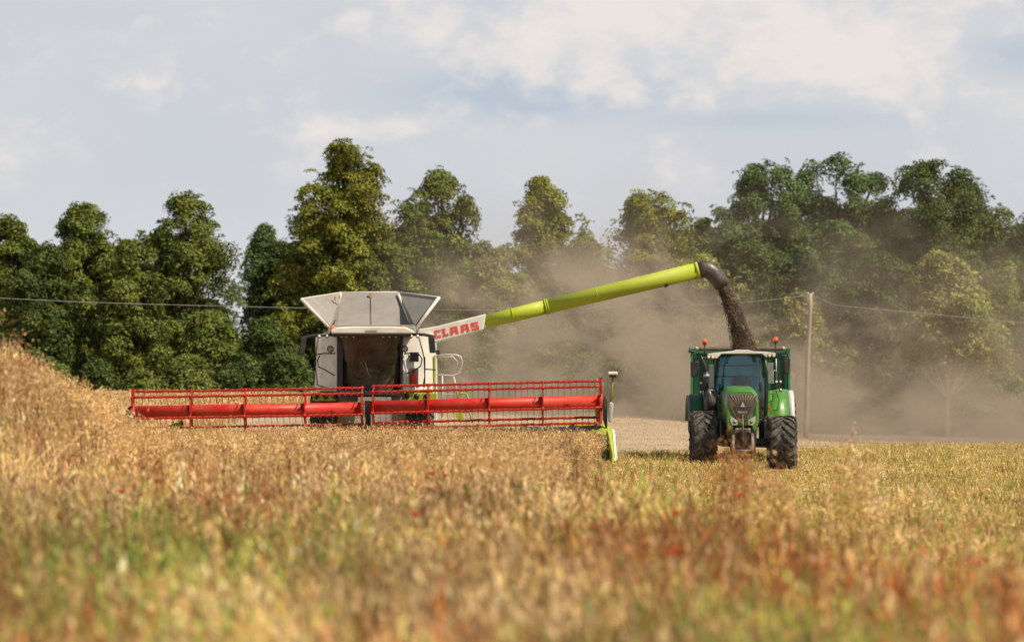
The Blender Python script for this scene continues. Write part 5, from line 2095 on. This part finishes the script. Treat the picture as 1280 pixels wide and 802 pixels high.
def wires():
    global ORG
    a = P(1013, 369, 235)
    span1 = [P(-120, 365, 176), P(0, 372.5, 183), P(90, 377, 189), P(200, 380.5, 196), P(320, 383.5, 203), P(450, 386, 210), P(600, 387.5, 216), P(740, 386, 222), P(860, 382, 228), P(940, 377, 232), a]
    b = MB()
    b.tube(span1, .014, 5)
    o = b.build('overhead_wire', wire_m, None, loc=tuple(span1[0]))
    tag(o, 'overhead wire sagging from the left edge to the utility pole', 'wire', 'wires carried by the utility pole')
    span2 = [a, P(1045, 381.5, 237), P(1090, 386, 240), P(1150, 391, 245), P(1220, 398, 251), P(1290, 405, 257), P(1400, 412, 266)]
    b = MB()
    b.tube(span2, .02, 5)
    o = b.build('overhead_wire', wire_m, None, loc=tuple(a))
    tag(o, 'overhead wire running from the utility pole to the right edge', 'wire', 'wires carried by the utility pole')


wires()


# ------------------------------------------------------------------ dust raised by the machines
def dust():
    x0, x1, y0, y1, z0, z1 = -13.0, 62.0, 212.0, 272.0, -2.6, 17.0
    b = MB()
    b.box(x0, x1, y0, y1, z0, z1)
    m = bpy.data.materials.new('field_dust')
    m.use_nodes = True
    g = NT(m.node_tree)
    g.n.clear()
    out = g.new('ShaderNodeOutputMaterial')
    pv = g.new('ShaderNodeVolumePrincipled')
    pv.inputs['Color'].default_value = (0.80, 0.635, 0.46, 1)
    pv.inputs['Anisotropy'].default_value = 0.1
    geo = g.new('ShaderNodeNewGeometry')
    sep = g.new('ShaderNodeSeparateXYZ')
    g.l.new(geo.outputs['Position'], sep.inputs[0])
    x, y, z = sep.outputs
    mp = g.new('ShaderNodeMapping')
    mp.inputs['Scale'].default_value = (1.0, .10, 1.15)
    mp.inputs['Rotation'].default_value = (0, math.radians(25), 0)
    g.l.new(geo.outputs['Position'], mp.inputs[0])
    n1 = g.noise(mp.outputs[0], 0.26, 5, 0.62, .8)
    n2 = g.noise(mp.outputs[0], 0.085, 2, 0.5)
    # falls off with height; thick low bank right of the combine, thinning to the left
    hz = g.math('SUBTRACT', z, g.math('MULTIPLY', g.math('SUBTRACT', n2, .5), 16.0))
    hz = g.math('ADD', hz, g.math('MULTIPLY', g.ramp(x, 12.0, 20.0), 0.3))
    mid = g.math('EXPONENT', g.math('MULTIPLY', g.math('POWER', g.math('DIVIDE', g.math('SUBTRACT', x, 2.5), 9.5), 2.0), -1.0))
    hz = g.math('SUBTRACT', hz, g.math('MULTIPLY', mid, 4.0))
    vert = g.math('SUBTRACT', 1.0, g.ramp(hz, -1.5, 10.0))
    vert = g.math('ADD', g.math('POWER', vert, 1.4), 0.085)
    left = g.ramp(x, -9.5, -1.0)
    right = g.math('SUBTRACT', 1.0, g.ramp(x, 34.0, 60.0))
    fr = g.math('MULTIPLY', g.ramp(y, 212, 232), g.math('SUBTRACT', 1.0, g.ramp(y, 254, 272)))
    top = g.math('SUBTRACT', 1.0, g.ramp(z, 9.0, 16.5))
    puff = g.ramp(n1, .38, .64)
    d = g.math('MULTIPLY', vert, g.math('ADD', g.math('MULTIPLY', puff, 1.0), .10))
    for k in (left, right, fr, top):
        d = g.math('MULTIPLY', d, k)
    d = g.math('MULTIPLY', d, 0.085)
    g.l.new(d, pv.inputs['Density'])
    g.l.new(pv.outputs[0], out.inputs['Volume'])
    o = b.build('dust_cloud', m, None, loc=(25, 200, 0), kind='stuff')


dust()
